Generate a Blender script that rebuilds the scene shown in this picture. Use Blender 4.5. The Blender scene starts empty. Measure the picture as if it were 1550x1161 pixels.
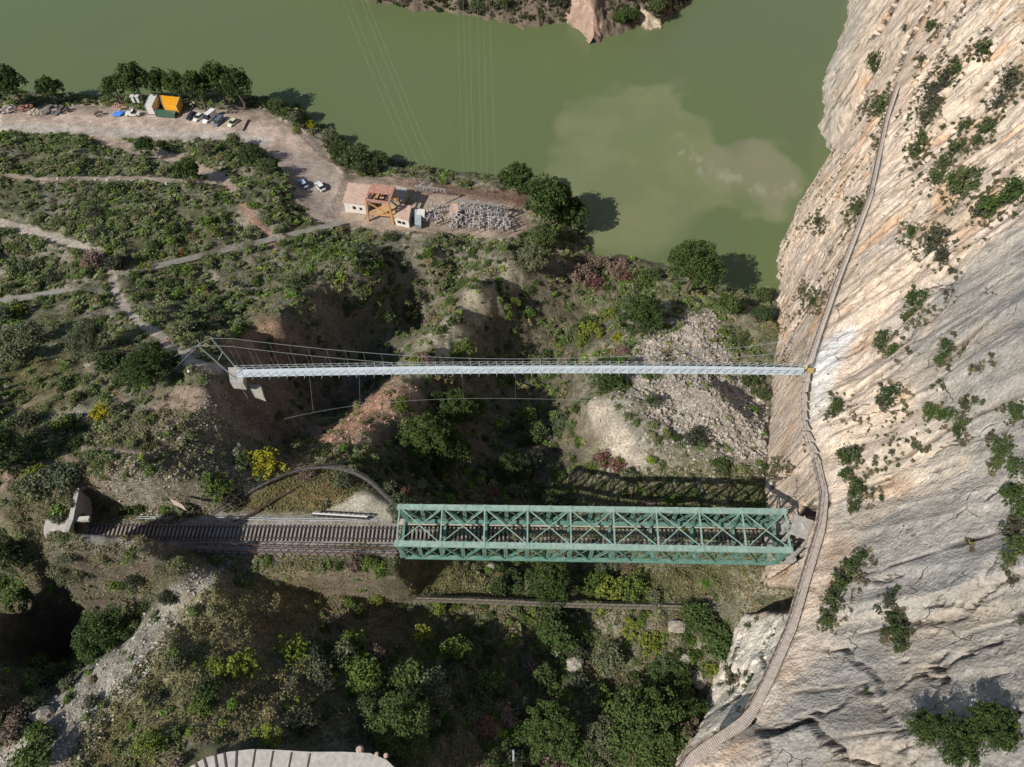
import bpy, math, random
import numpy as np
from mathutils import Vector, Matrix
random.seed(7); RNG = np.random.default_rng(7)
S = bpy.context.scene; COL = S.collection
# ------------------------------------------------------------------ camera maths
F = 1075.0; CX, CY = 775.0, 580.5; TILT = math.radians(34); CZ = 150.0
sT, cT = math.sin(TILT), math.cos(TILT)
def ray(u, v):
    a = (np.asarray(u, float)-CX)/F; b = (CY-np.asarray(v, float))/F
    return np.stack([a, sT+b*cT, -cT+b*sT], -1)
def P(u, v, z):                                   # point on the pixel's ray at height z
    r = ray(u, v); d = (z-CZ)/r[..., 2]
    return np.array([0, 0, CZ])+r*d[..., None] if np.ndim(d) else np.array([0, 0, CZ])+r*d
def proj(p):
    p = np.asarray(p, float); x = p[..., 0]; y = p[..., 1]; z = p[..., 2]-CZ
    d = y*sT-z*cT; b = y*cT+z*sT
    d = np.where(np.abs(d) < 1e-3, 1e-3, d)
    return CX+F*x/d, CY-F*b/d, d
# ------------------------------------------------------------------ noise
_T = RNG.random((64, 64, 64)).astype(np.float32)
def vn(x, y, z=0.0):
    x, y, z = np.broadcast_arrays(np.asarray(x, np.float64), y, z)
    xi = np.floor(x).astype(int); yi = np.floor(y).astype(int); zi = np.floor(z).astype(int)
    fx = x-xi; fy = y-yi; fz = z-zi
    fx = fx*fx*(3-2*fx); fy = fy*fy*(3-2*fy); fz = fz*fz*(3-2*fz)
    x0 = xi & 63; x1 = (xi+1) & 63; y0 = yi & 63; y1 = (yi+1) & 63; z0 = zi & 63; z1 = (zi+1) & 63
    def L(a, b, t): return a+(b-a)*t
    return L(L(L(_T[x0, y0, z0], _T[x1, y0, z0], fx), L(_T[x0, y1, z0], _T[x1, y1, z0], fx), fy),
             L(L(_T[x0, y0, z1], _T[x1, y0, z1], fx), L(_T[x0, y1, z1], _T[x1, y1, z1], fx), fy), fz)*2-1
def fbm(x, y, z=0.0, o=4, g=.5):
    s = 0; a = 1; t = 0
    for i in range(o):
        s = s+a*vn(x*2**i+17.3*i, y*2**i+5.1*i, np.asarray(z)*2**i+9.7*i); t += a; a *= g
    return s/t
def sstep(a, b, x):
    t = np.clip((x-a)/(b-a), 0, 1); return t*t*(3-2*t)
def inpoly(u, v, poly):
    ins = np.zeros(np.shape(u), bool); n = len(poly)
    for i in range(n):
        x0, y0 = poly[i]; x1, y1 = poly[(i+1) % n]
        if y0 == y1: continue
        c = ((y0 > v) != (y1 > v)) & (u < (x1-x0)*(v-y0)/(y1-y0)+x0)
        ins ^= c
    return ins
def softpoly(u, v, poly, j, k, a, n=7):
    s = 0
    for i in range(n):
        f = a*(.3+1.5*i/n); t = 2.4*i; s = s+inpoly(u+f*(j*math.cos(t)-k*math.sin(t))+a*.35*math.cos(t*1.7), v+f*(j*math.sin(t)+k*math.cos(t))+a*.35*math.sin(t*1.7), poly)
    return s/n
def dline(u, v, pl):
    d = np.full(np.shape(u), 1e9)
    for (x0, y0), (x1, y1) in zip(pl[:-1], pl[1:]):
        dx, dy = x1-x0, y1-y0; L2 = dx*dx+dy*dy+1e-9
        t = np.clip(((u-x0)*dx+(v-y0)*dy)/L2, 0, 1)
        d = np.minimum(d, np.hypot(u-x0-t*dx, v-y0-t*dy))
    return d
# ------------------------------------------------------------------ terrain heights
CP = [(0,60,-6),(200,80,-6),(400,100,-6),(560,180,-6),(700,200,-6),(830,230,-6),(960,340,-5),(1050,330,-6),(1120,360,-4),(1180,330,-6),(0,-60,-8),(600,-40,-8),(1000,60,-8),(-250,60,-6),(900,150,-8),(1230,150,-8),(720,240,-4),(1000,380,-2),(1120,405,-2),(930,360,-2),(480,150,-4),
(-250,148,.2),(0,148,.2),(150,150,.2),(300,150,.2),(400,150,.2),(440,163,.2),(490,192,.2),(530,222,.2),(580,243,.2),(640,255,.2),(700,262,.2),(770,270,.2),(830,292,.2),(872,330,.2),(895,375,.2),(950,393,.2),(1010,402,.2),(1060,428,.2),(1110,440,.2),(1150,446,.2),(1185,440,.2),
(-200,175,6),(-200,200,6),(0,172,6),(0,200,6),(100,170,6),(100,202,6),(200,172,6),(200,206,6),(300,168,6),(300,206,6),(360,172,6),(390,205,6),(430,188,6),(440,235,6.5),(470,215,6),(470,270,7.5),(505,250,7),(455,290,8),(490,310,8.5),(515,335,9),
(530,275,8),(530,335,9),(620,285,8),(620,345,9),(700,292,8),(700,352,9),(790,312,8),(770,355,9),(650,272,5),(740,285,5),(810,310,6),(560,262,4),
(-200,230,12),(0,225,10),(100,225,10),(200,235,10),(300,250,9),(380,250,12),(415,290,15),(440,280,11),(-200,290,17),(0,270,15),(150,270,15),(300,272,13),(340,285,13),(-200,350,23),(0,340,20),(100,362,20),(150,400,22),(300,330,18),(380,335,16),(250,330,19),(440,330,12),
(-250,500,26),(0,452,23),(165,425,22),(300,393,18),(400,368,14),(515,340,10),
(215,490,33),(250,520,41),(290,550,48),(330,565,49.5),(0,520,32),(0,600,42),(100,480,27),(100,560,38),(200,560,44),(100,620,46),(0,680,50),(60,700,50),(200,620,48),(280,600,50),(250,680,51),(340,640,46),(330,600,49),(365,590,45),(400,585,38),(-250,560,36),(-250,700,50),(-300,850,52),
(230,740,53),(60,770,51),(0,785,51),(0,740,51),(150,740,53),(200,755,53),(255,768,51),(105,765,50.5),(320,740,50),
(300,480,29),(350,490,25),(400,440,19),(420,400,16),(450,360,13),(560,375,14),(650,390,14),(700,372,10),
(560,385,19),(540,400,24),(460,450,29),(430,500,31),(395,545,34),(500,425,23),
(640,505,3),(560,575,6),(480,640,15),(410,670,30),(690,445,6),(620,440,10),(530,510,13),(460,570,18),
(770,388,18),(720,428,22),(680,478,25),(640,538,29),(600,588,33),(540,640,37),(480,690,41),(430,718,45),
(880,400,1),(865,450,3),(850,500,5),(840,560,8),(850,620,11),(860,680,15),(860,740,19),(850,800,23),
(790,450,8),(760,520,9),(740,600,12),(700,650,18),(680,700,23),(760,700,17),(650,740,30),(612,765,41),
(890,610,25),(930,650,28),(980,700,30),(905,550,15),(885,520,10),(1000,600,27),(1080,600,26),(1100,680,28),(1130,705,28),(1000,520,16),(1080,500,13),(1090,462,6),(950,500,12),(950,460,7),(905,440,3),(1140,480,8),(1150,560,13),(1150,625,19),(950,725,29),(1050,720,29.5),(900,700,22),
(1000,800,30),(1130,790,34),(920,800,27),
(560,870,36),(500,900,39),(620,905,33.5),(700,900,33),(800,900,32),(900,905,32),(1000,905,33.5),(1100,880,37),(1180,880,42),(700,950,33),(800,950,32),(900,950,32),(1000,950,35),(1080,950,35),(1080,1050,31),(1000,1050,30),(900,1050,33),(800,1050,36),(700,1050,40),(800,1100,38),(600,1000,41),(550,1050,43),(500,1000,43),(900,1150,35),(1000,1150,33),(750,1150,43),(650,1125,47),(600,1165,51),(500,1140,52),(450,1161,52),(300,1150,54),(450,1250,50),(800,1250,34),(100,1300,50),
(286,860,45.5),(243,899,47.5),(203,948,48),(133,1008,48.5),(73,1069,49),(2,1134,50),(-120,1260,54),(350,890,48),(285,930,50),(250,985,51.5),(180,1045,52),(300,1000,50),(400,900,45),(450,950,41),(210,1090,52),(120,1115,53),(60,1170,54),(480,880,39),(400,850,43),(330,850,44),
(258,870,42),(215,905,38),(165,952,31),(95,1005,28),(35,1055,27),(-100,1010,58),(-100,1150,51),(-200,1060,57),(-200,1200,53),(-300,1250,54),
(0,830,55),(0,900,38),(0,980,31),(-70,900,52),(-70,1000,44),(80,832,55),(130,822,56.5),(170,823,57.5),(215,825,57.5),(262,829,56),(285,838,49),(150,845,54),(220,850,53),(100,885,38),(60,950,31),(165,880,38),(-200,900,66),
(130,805,46),(200,808,46),(300,812,46),(400,815,46),(500,818,46),(590,822,46),(400,785,46),(500,785,46),(560,775,46),(420,740,46),(500,725,46),(560,745,45.5),(340,765,47),
(1250,600,20),(1260,450,4),(1230,750,34),(1230,900,44),(1160,1000,40),(1150,1120,36),(1300,250,-6),(1400,60,-8)]
cw = np.array([P(u, v, z) for u, v, z in CP])
_c2 = 2.0**2
def _phi(A, B): return np.sqrt((A[:, None, 0]-B[None, :, 0])**2+(A[:, None, 1]-B[None, :, 1])**2+_c2)
n = NCP = len(cw); M = np.zeros((n+3, n+3)); M[:n, :n] = _phi(cw, cw)-np.eye(n)*0.6
M[:n, n] = 1; M[:n, n+1] = cw[:, 0]/100; M[:n, n+2] = cw[:, 1]/100; M[n:, :n] = M[:n, n:].T
W = np.linalg.solve(M, np.r_[cw[:, 2], 0, 0, 0])
T0 = P(120, 803, 46.0); T1 = P(1197, 815, 46.0)            # railway axis
tdir = (T1-T0)/np.linalg.norm(T1-T0); tnor = np.array([-tdir[1], tdir[0], 0])
TLEN = np.linalg.norm(T1-T0)
TR0 = float(np.dot(P(600, 820, 46.0)-T0, tdir))            # start of the truss along the axis
flat_polys = [[(0,163),(80,160),(170,160),(230,168),(300,165),(390,165),(450,195),(485,215),(515,262),(800,298),(805,345),(770,362),(690,358),(600,350),(500,345),(470,330),(440,280),(405,225),(340,212),(250,215),(150,208),(0,202)],
 [(370,765),(420,715),(500,705),(560,722),(590,755),(600,800),(380,800)]]
PATHS = [([(150,208),(190,222),(235,232),(265,240),(300,255),(340,272),(352,288)], 8, (.50,.41,.34)),
 ([(-50,262),(0,264),(60,272),(170,270),(300,275),(345,278)], 4, (.48,.40,.34)),
 ([(-50,325),(0,337),(50,352),(100,365),(150,385),(165,410),(175,440),(190,470),(215,492),(240,505),(262,530),(290,550),(330,560)], 8, (.55,.49,.43)),
 ([(370,315),(405,355),(412,372)], 7, (.42,.29,.22)),
 ([(130,560),(165,580),(190,610)], 4, (.33,.25,.19)), ([(0,636),(60,603),(120,590)], 4, (.34,.29,.2)), ([(85,682),(120,702)], 5, (.36,.28,.22)),
 ([(120,675),(200,685),(240,690)], 3, (.4,.34,.28))]
def base_h(x, y):
    sh = np.shape(x); q = np.stack([np.ravel(x), np.ravel(y)], -1); out = np.empty(len(q))
    for i in range(0, len(q), 40000):
        b = q[i:i+40000]; out[i:i+40000] = _phi(b, cw)@W[:NCP]+W[NCP]+W[NCP+1]*b[:, 0]/100+W[NCP+2]*b[:, 1]/100
    return out.reshape(sh)
def terr(x, y, detail=True):
    x = np.asarray(x, float); y = np.asarray(y, float)
    h = base_h(x, y)
    s = (x-T0[0])*tdir[0]+(y-T0[1])*tdir[1]; t = (x-T0[0])*tnor[0]+(y-T0[1])*tnor[1]
    fl = np.zeros(h.shape)
    if detail:
        u, v, d = proj(np.stack([x, y, h], -1))
        for p in flat_polys: fl = np.maximum(fl, inpoly(u, v, p)*1.0)
        for pl, w, c in PATHS: fl = np.maximum(fl, .8*(1-sstep(w, w*1.8, dline(u, v, pl))))
        nz = 1.7*fbm(x/11, y/11, 3.1, 3)+.75*fbm(x/3.2, y/3.2, 8.8, 2)+.42*fbm(x/.95, y/.95, 1.3, 2)
        # rills running down the slopes
        nz += .9*(1-np.abs(fbm(x/6+.3*y/6, y/14, 5.5, 3))*3)*.5
        h = h+nz*(1-.93*fl)*np.where(h > .5, 1, .3)
    cor = (1-sstep(3.6, 7.5-1.8*(1-sstep(16, 26, s)), t-.3))*(1-sstep(2.5, 4.0, -t+4*sstep(24, 28, s)*0-3.2*sstep(17, 24, s)))*sstep(.6, 1.1, s)*(1-sstep(TR0, TR0+3, s))
    h = h*(1-cor)+45.55*cor
    bs = sstep(1.2, 2.6, s)*(1-sstep(15.5, 20, s)); prof = sstep(-3.3, -4.7, t)*(1-sstep(-6.8, -10.5, t))
    top = 45.5+(11.6+1.1*fbm(x/2.5, y/2.5, 120.1, 3)-.12*np.clip(s, 0, 20))*prof
    return np.where(bs*prof > 0, np.maximum(h, h*(1-bs)+top*bs), h)
# ------------------------------------------------------------------ cliff wall  x = X(y, z)
bw = [P(*q) for q in [(1420,-60,50),(1385,60,51),(1345,180,52),(1320,300,52),(1270,430,52),(1228,552,50.5),(1220,600,51),(1220,640,53),(1240,700,55),(1252,750,56.5),(1247,800,57.5),(1226,870,58),(1203,950,58),(1168,1030,58),(1132,1098,58),(1085,1125,58),(1040,1160,57.5)]]
bwa = np.array(bw[::-1])
yb = np.r_[-200, -60, -30, bwa[:, 1], 400]; xb = np.r_[-12, -8, 0, bwa[:, 0], bwa[-1, 0]+.42*(400-bwa[-1, 1])]; zb = np.r_[57.5, 57.5, 57.5, bwa[:, 2], 50]
ft = np.array([P(*q) for q in [(1380,-250,0),(1325,-120,0),(1280,0,0),(1268,60,0),(1255,120,0),(1246,180,0),(1244,215,0),(1259,238,0),(1225,290,0),(1190,350,0),(1166,440,0),(1172,500,8),(1166,560,12),(1160,620,18),(1155,690,24),(1152,750,30),(1165,830,38),(1140,880,38),(1100,955,34),(1068,1075,32),(1030,1120,32)]])[::-1]
o = np.argsort(ft[:, 1]); ft = ft[o]
yf = np.r_[-200, -30, ft[:, 1]]; xf = np.r_[-12, 0, ft[:, 0]]; zf = np.r_[34, 34, ft[:, 2]]
CRACKS = [([(1112,912),(1150,906),(1196,908)],19),([(1082,1112),(1112,1104),(1138,1090),(1130,1076)],6),([(1064,1050),(1060,1085),(1048,1110)],5),([(1175,945),(1150,985),(1160,1020)],2.2),([(1120,965),(1105,1010),(1088,1035)],2.2),([(1140,1020),(1118,1050),(1095,1070)],2.4),([(1150,715),(1180,725),(1195,715)],2.6),([(1172,722),(1168,748)],2.4),([(1255,985),(1280,982),(1290,1000),(1315,1015),(1330,1030),(1337,1050)],2.4),([(1150,1107),(1175,1108),(1215,1088),(1230,1095),(1245,1120),(1275,1135),(1278,1175)],5),([(1155,1110),(1162,1170)],3.5),([(1225,1078),(1245,1082),(1280,1065)],2),([(1388,1016),(1410,1008),(1434,1028)],4),([(1390,1020),(1425,1033)],2),([(1430,1010),(1470,985),(1515,970)],2),([(1318,878),(1335,882),(1365,868)],1.8),([(1405,690),(1440,670),(1475,660)],2.4),([(1358,0),(1330,50),(1318,60)],2.5),([(1412,-5),(1378,60),(1352,118)],2.5),([(1462,3),(1428,70),(1398,128)],2.2),([(1310,140),(1298,168)],2.5),([(1482,52),(1496,44)],2.2),([(1330,1065),(1350,1090),(1368,1110),(1366,1140)],2),([(1358,1040),(1375,1030),(1432,992)],1.6),([(1400,918),(1425,915),(1480,916)],1.4),([(1436,1062),(1440,1058)],1.5),([(1360,1002),(1376,1000)],1.5),([(1410,430),(1440,440),(1425,470),(1400,490)],2.0),([(1440,405),(1448,420),(1440,430)],2.2),([(1290,1045),(1320,1050)],1.5),([(1335,725),(1352,732)],1.6),([(1290,1150),(1330,1161)],2.5),([(1240,1115),(1260,1130),(1268,1150)],1.5),([(1270,370),(1285,345)],1.6),([(1360,270),(1392,190)],1.6),([(1200,500),(1222,468)],1.5),([(1490,760),(1550,700)],1.2),([(1450,930),(1520,880)],1.4),([(1216,765),(1232,785)],3)]
def crev(y, z):
    gq = (y*.985-z*.03)/2.3+2.0*fbm(y/10, z/40, 16.6, 3)+.25*fbm(y/1.5, z/3, 17.7, 2); f = gq-np.floor(gq); idx = np.floor(gq)
    m = sstep(.05, .3, fbm(z/13+idx*7.3, idx*3.1, 99.1, 2)+.35*sstep(55, 95, y)-.15*sstep(50, 20, y)); wd = .035+.05*fbm(z/4, idx*5.1, 98.1, 2)
    return m*(1-sstep(wd, wd+.06, np.abs(f-.1)))
def wall(y, z, detail=True):
    y, z = np.broadcast_arrays(np.asarray(y, float), np.asarray(z, float))
    XB = np.interp(y, yb, xb); ZB = np.interp(y, yb, zb); XF = np.interp(y, yf, xf); ZF = np.interp(y, yf, zf)
    k = .52+.12*sstep(60, 10, y)
    w = np.clip((z-ZF)/np.maximum(ZB-ZF, 4), 0, 1)
    XU = np.interp(y, [-200,-60,0,9,24,400], [-70,-5,22,27,36.5,1e3]); XU = np.where(y < 24, XU, XB); wu_ = sstep(0, 9, z-ZB); x = np.where(z > ZB, XB+.55+k*(z-ZB)+(XU-XB)*wu_, XF+(XB+.55-XF)*(.35*w+.65*w**1.6)+np.minimum(z-ZF, 0)*.25)
    if detail:
        off = sstep(1.2, 6, np.abs(z-ZB))                        # smooth by the path ledge
        r1 = fbm(y/16+z/60, z/46, 2.2, 3); r2 = np.abs(fbm(y/5+z/26, z/24, 7.7, 3))
        st = fbm(y/3.1+z/14, z/17, 4.1, 3)
        gq = (y*.97-z*.06)/3.1+2.2*fbm(y/9, z/34, 6.6, 3)         # bedding plates
        step = ((np.floor(gq)+sstep(.0, .22, gq-np.floor(gq)))-gq)*(.55+1.1*fbm(y/6, z/9, 91.1, 2))
        rough = sstep(-.25, .3, fbm(y/22, z/22, 12.5, 2)+.35*sstep(45, 80, y))
        D = (3.8*r1-2.0*r2)*(.25+.75*off)+(.5*st+.75*step*(.3+.7*rough))*(.15+.85*off)
        nr = sstep(75, 45, y)*sstep(59, 62, z); slab = nr*sstep(-.35, .15, fbm(y/15, z/18, 131.1, 2)); D += (.40+.55*rough)*(1-.62*slab)*fbm(y/1.4-z/20, z/3.0, 3.3, 4, .6)-slab*.55*(.5*st+.75*step*(.3+.7*rough))*(.2+.8*off)
        D -= .75*crev(y, z)*(.1+.9*off)
        bq = fbm(y/2.6, z/5.5, 21.5, 2); D += .55*rough*off*np.where((np.abs(bq) < .035) & (fbm(y/6, z/6, 95.1, 2) > 0), -1.0, 0)
        x = x-D*np.where(z > ZB, 1, .38+.35*sstep(95, 125, y))
        oc = sstep(34, 30, y)*sstep(6, 12, y)*sstep(30, 36, z)*sstep(55.5, 51, z); D = D+oc*(1.2+1.5*np.round(1.6*fbm(y/4, z/5, 33.7, 2))+.9*fbm(y/1.6, z/1.6, 35.7, 3))
        tt = (x-T0[0])*tnor[0]+(y-T0[1])*tnor[1]
        tun = (tt > -5.6) & (tt < 2.6) & (z > 43.5) & (z < 53)
        x = x+9.0*tun
        u, v, d = proj(np.stack([x, y, z], -1))
        for pl, wd in CRACKS:
            m = (u > min(p[0] for p in pl)-20) & (u < max(p[0] for p in pl)+20) & (v > min(p[1] for p in pl)-20) & (v < max(p[1] for p in pl)+20)
            if m.any():
                q = dline(u[m]+3*vn(y[m]/.8, z[m]/.8, 5.), v[m]+3*vn(y[m]/.8, z[m]/.8, 9.), pl); xx = x[m]; xx += (1-sstep(wd*.4, wd*1.15, q))*(.9+.55*wd); x[m] = xx
    return x
def hit(u, v, det=True):
    """first surface met by the pixel's ray: terrain, cliff or water"""
    r = ray(u, v); ds = np.arange(35, 420, .5); p = np.array([0, 0, CZ])+ds[:, None]*r
    f = np.maximum(np.maximum(terr(p[:, 0], p[:, 1], det)-p[:, 2], 0-p[:, 2]), np.where(p[:, 2] > -3, p[:, 0]-wall(p[:, 1], p[:, 2], det), -1))
    i = int(np.argmax(f > 0)); 
    if i == 0: i = len(ds)-1
    t = -f[i-1]/(f[i]-f[i-1]+1e-9)
    return p[i-1]+(p[i]-p[i-1])*t
# ------------------------------------------------------------------ materials
def srgb(c): return tuple(c)+(1,)
class NT:
    def __init__(s, name):
        s.m = bpy.data.materials.new(name); s.m.use_nodes = True; s.n = s.m.node_tree.nodes; s.l = s.m.node_tree.links
        s.b = s.n['Principled BSDF']
    def add(s, t, **k):
        x = s.n.new(t)
        for a, b in k.items(): setattr(x, a, b)
        return x
    def mix(s, mode, f, a, b):
        x = s.n.new('ShaderNodeMix'); x.data_type = 'RGBA'; x.blend_type = mode
        for q, i in ((f, 0), (a, 6), (b, 7)):
            if hasattr(q, 'is_linked'): s.l.new(q, x.inputs[i])
            elif isinstance(q, tuple): x.inputs[i].default_value = q if len(q) == 4 else q+(1,)
            else: x.inputs[i].default_value = q
        return x.outputs[2]
    def noise(s, sc, det=4, rough=.6, vec=None):
        x = s.n.new('ShaderNodeTexNoise'); x.inputs['Scale'].default_value = sc; x.inputs['Detail'].default_value = det; x.inputs['Roughness'].default_value = rough
        if vec is not None: s.l.new(vec, x.inputs['Vector'])
        return x.outputs[0]
    def ramp(s, fac, a, b, c0=(0,0,0,1), c1=(1,1,1,1)):
        x = s.n.new('ShaderNodeValToRGB'); e = x.color_ramp.elements; e[0].position = a; e[1].position = b; e[0].color = c0; e[1].color = c1
        s.l.new(fac, x.inputs[0]); return x.outputs[0]
    def obj(s): return s.add('ShaderNodeTexCoord').outputs['Object']
    def geo(s): return s.add('ShaderNodeNewGeometry').outputs['Position']
    def bump(s, h, st, dist=.1):
        x = s.n.new('ShaderNodeBump'); x.inputs['Strength'].default_value = st; x.inputs['Distance'].default_value = dist
        s.l.new(h, x.inputs['Height']); s.l.new(x.outputs[0], s.b.inputs['Normal'])
def plain(name, c, rough=.6, metal=0, var=.25, sc=1.5, dirt=None):
    t = NT(name); p = t.geo(); nz = t.noise(sc, 5, .65, p)
    k = t.ramp(nz, .3, .7, (1-var, 1-var, 1-var, 1), (1+var*.3,)*3+(1,))
    col = t.mix('MULTIPLY', 1.0, srgb(c), k)
    if dirt: col = t.mix('MIX', t.ramp(t.noise(sc*.6, 6, .7, p), .52, .68), col, srgb(dirt))
    t.l.new(col, t.b.inputs['Base Color']); t.b.inputs['Roughness'].default_value = rough; t.b.inputs['Metallic'].default_value = metal
    return t.m
def ground_mat(name, sp=2.2, bump=.6, dist=.25, spec=.2):
    t = NT(name); p = t.geo(); a = t.add('ShaderNodeVertexColor'); a.layer_name = 'Col'
    n1 = t.ramp(t.noise(sp, 8, .8, p), .33, .67, (.42, .40, .36, 1), (1.5, 1.5, 1.48, 1))
    n2 = t.ramp(t.noise(.35, 4, .6, p), .3, .7, (.8, .78, .76, 1), (1.15, 1.15, 1.15, 1))
    n3 = t.ramp(t.noise(8.5, 4, .7, p), .34, .66, (.62, .6, .56, 1), (1.28, 1.28, 1.28, 1))
    c = t.mix('MULTIPLY', 1., t.mix('MULTIPLY', 1., t.mix('MULTIPLY', 1., a.outputs[0], n1), n2), n3)
    t.l.new(c, t.b.inputs['Base Color']); t.b.inputs['Roughness'].default_value = .95; t.b.inputs['Specular IOR Level'].default_value = spec
    t.bump(t.noise(sp*1.6, 6, .8, p), bump, dist); return t.m
def leaf_mat(name, a, b, tip=None, vc=False):
    t = NT(name); p = t.geo(); oi = t.add('ShaderNodeObjectInfo')
    f = t.ramp(t.noise(1.1, 3, .6, p), .35, .65)
    c = t.mix('MIX', f, srgb(a), srgb(b))
    if vc:
        q = t.add('ShaderNodeVertexColor'); q.layer_name = 'Col'; c = t.mix('MULTIPLY', 1., q.outputs[0], t.ramp(t.noise(1.3, 3, .6, p), .3, .7, (.65, .68, .65, 1), (1.3, 1.28, 1.2, 1)))
    else:
        r = t.ramp(oi.outputs['Random'], 0, 1, (.75, .8, .8, 1), (1.25, 1.15, 1.1, 1)); c = t.mix('MULTIPLY', 1., c, r)
    if tip: c = t.mix('MIX', t.ramp(t.noise(3.0, 2, .5, p), .5, .62), c, srgb(tip))
    t.l.new(c, t.b.inputs['Base Color']); t.b.inputs['Roughness'].default_value = .75; t.b.inputs['Specular IOR Level'].default_value = .15
    tr = t.add('ShaderNodeBsdfTranslucent'); mx = t.add('ShaderNodeMixShader'); mx.inputs[0].default_value = .16
    t.l.new(c, tr.inputs[0]); t.l.new(t.b.outputs[0], mx.inputs[1]); t.l.new(tr.outputs[0], mx.inputs[2])
    t.l.new(mx.outputs[0], t.n['Material Output'].inputs[0]); return t.m
MT = dict(
 pine=leaf_mat('pine_needles', (.038,.066,.018), (.078,.118,.034)), oak=leaf_mat('oak_leaves', (.042,.066,.024), (.085,.112,.044)),
 leafy=leaf_mat('leafy', (.052,.085,.024), (.10,.145,.045)), bright=leaf_mat('bright_leaves', (.065,.105,.022), (.12,.165,.04)), olive=leaf_mat('olive_leaves', (.085,.105,.058), (.15,.165,.095)),
 dusty=leaf_mat('dusty_leaves', (.048,.055,.034), (.095,.098,.066)),
 lime=leaf_mat('lime_leaves', (.12,.165,.028), (.20,.235,.045)), yellow=leaf_mat('broom_flowers', (.26,.25,.02), (.40,.36,.03), (.16,.19,.03)),
 pink=leaf_mat('oleander_flowers', (.07,.07,.035), (.12,.08,.06), (.36,.13,.14)), brown=leaf_mat('dry_twigs', (.13,.10,.07), (.21,.17,.13), (.22,.14,.13)),
 rust=leaf_mat('dry_orange', (.22,.12,.04), (.32,.17,.05)),
 scrub=leaf_mat('scrub_leaves', (0,0,0), (1,1,1), vc=True), bark=plain('bark', (.13,.10,.08), .9, 0, .4, 6))
def rock_mat():
    t = NT('cliff_rock'); p = t.geo(); a = t.add('ShaderNodeVertexColor'); a.layer_name = 'Col'
    def vm(vec, xyz):
        x = t.add('ShaderNodeVectorMath', operation='MULTIPLY'); t.l.new(vec, x.inputs[0]); x.inputs[1].default_value = xyz; return x.outputs[0]
    st = vm(p, (1, 1, .3))
    nz = t.add('ShaderNodeTexNoise'); nz.inputs['Scale'].default_value = .5; nz.inputs['Detail'].default_value = 5; t.l.new(st, nz.inputs['Vector'])
    w_ = t.add('ShaderNodeVectorMath', operation='MULTIPLY_ADD'); t.l.new(nz.outputs[1], w_.inputs[0]); w_.inputs[1].default_value = (2.2, 2.2, 2.2); t.l.new(vm(p, (1, 1, .45)), w_.inputs[2])
    def vor(sc, feat, vec):
        x = t.add('ShaderNodeTexVoronoi', feature=feat); x.inputs['Scale'].default_value = sc; t.l.new(vec, x.inputs['Vector']); return x.outputs['Distance']
    c = t.mix('MULTIPLY', 1., a.outputs[0], t.ramp(t.noise(2.6, 8, .78, p), .30, .68, (.74, .71, .67, 1), (1.38, 1.38, 1.37, 1)))
    c = t.mix('MULTIPLY', 1., c, t.ramp(t.noise(1.3, 6, .7, st), .32, .66, (.82, .81, .79, 1), (1.2, 1.2, 1.2, 1)))
    c = t.mix('MULTIPLY', 1., c, t.ramp(t.noise(.12, 4, .6, st), .3, .7, (.82, .83, .85, 1), (1.1, 1.06, 1.0, 1)))
    m1 = t.ramp(t.noise(.16, 3, .6, p), .53, .64)
    cr = t.ramp(vor(.30, 'DISTANCE_TO_EDGE', w_.outputs[0]), .004, .022, (1, 1, 1, 1), (0, 0, 0, 1)); cr = t.mix('MULTIPLY', 1., cr, m1)
    m2 = t.ramp(t.noise(.3, 4, .7, p), .5, .62)
    pt = t.ramp(vor(1.1, 'F1', w_.outputs[0]), .12, .26, (1, 1, 1, 1), (0, 0, 0, 1)); pt = t.mix('MULTIPLY', 1., pt, m2)
    c = t.mix('MIX', cr, c, (.09, .075, .055)); c = t.mix('MIX', pt, c, (.14, .12, .085))
    t.l.new(c, t.b.inputs['Base Color']); t.b.inputs['Roughness'].default_value = .95; t.b.inputs['Specular IOR Level'].default_value = .15
    h = t.mix('ADD', 1., t.noise(1.8, 9, .8, p), t.noise(.9, 6, .75, st)); h = t.mix('ADD', 1., h, vor(.9, 'F1', w_.outputs[0])); h = t.mix('ADD', .6, h, vor(2.6, 'F1', p)); h = t.mix('SUBTRACT', 1., h, cr); h = t.mix('SUBTRACT', .5, h, pt)
    t.bump(h, .7, .28); return t.m
ground = ground_mat('ground', 2.4, 1.0, .42); rock = rock_mat(); stone_m = ground_mat('stone', 2.5, .5, .1)
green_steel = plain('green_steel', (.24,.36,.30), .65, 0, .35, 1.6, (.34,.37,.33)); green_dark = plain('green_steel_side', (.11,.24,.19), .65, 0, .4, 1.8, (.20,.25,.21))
grey_steel = plain('galvanised_steel', (.42,.47,.49), .5, .25, .2, 1.0); dark_steel = plain('dark_steel', (.055,.052,.05), .55, .3, .3, 2)
cable = plain('steel_cable', (.30,.32,.32), .5, .3, .1, 3); deckm = plain('bridge_grating', (.46,.52,.55), .6, 0, .16, .6)
red_steel = plain('oxide_red_steel', (.13,.035,.03), .6, .1, .4, 1.5); concrete = plain('concrete', (.36,.34,.31), .9, 0, .3, 1.2, (.24,.22,.19))
gal = plain('dull_galvanised', (.30,.285,.275), .7, .1, .4, 2.5, (.20,.15,.12))
conc_w = plain('pale_concrete', (.45,.42,.38), .9, 0, .25, .8, (.36,.33,.29)); wood = plain('sleeper_timber', (.27,.24,.215), .9, 0, .45, 3)
plank = plain('weathered_planks', (.47,.405,.355), .9, 0, .35, 2.5, (.36,.305,.265)); rust = plain('rusty_steel', (.10,.055,.04), .8, .3, .4, 4); railm = plain('rail_steel', (.12,.085,.07), .55, .4, .3, 4)
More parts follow.
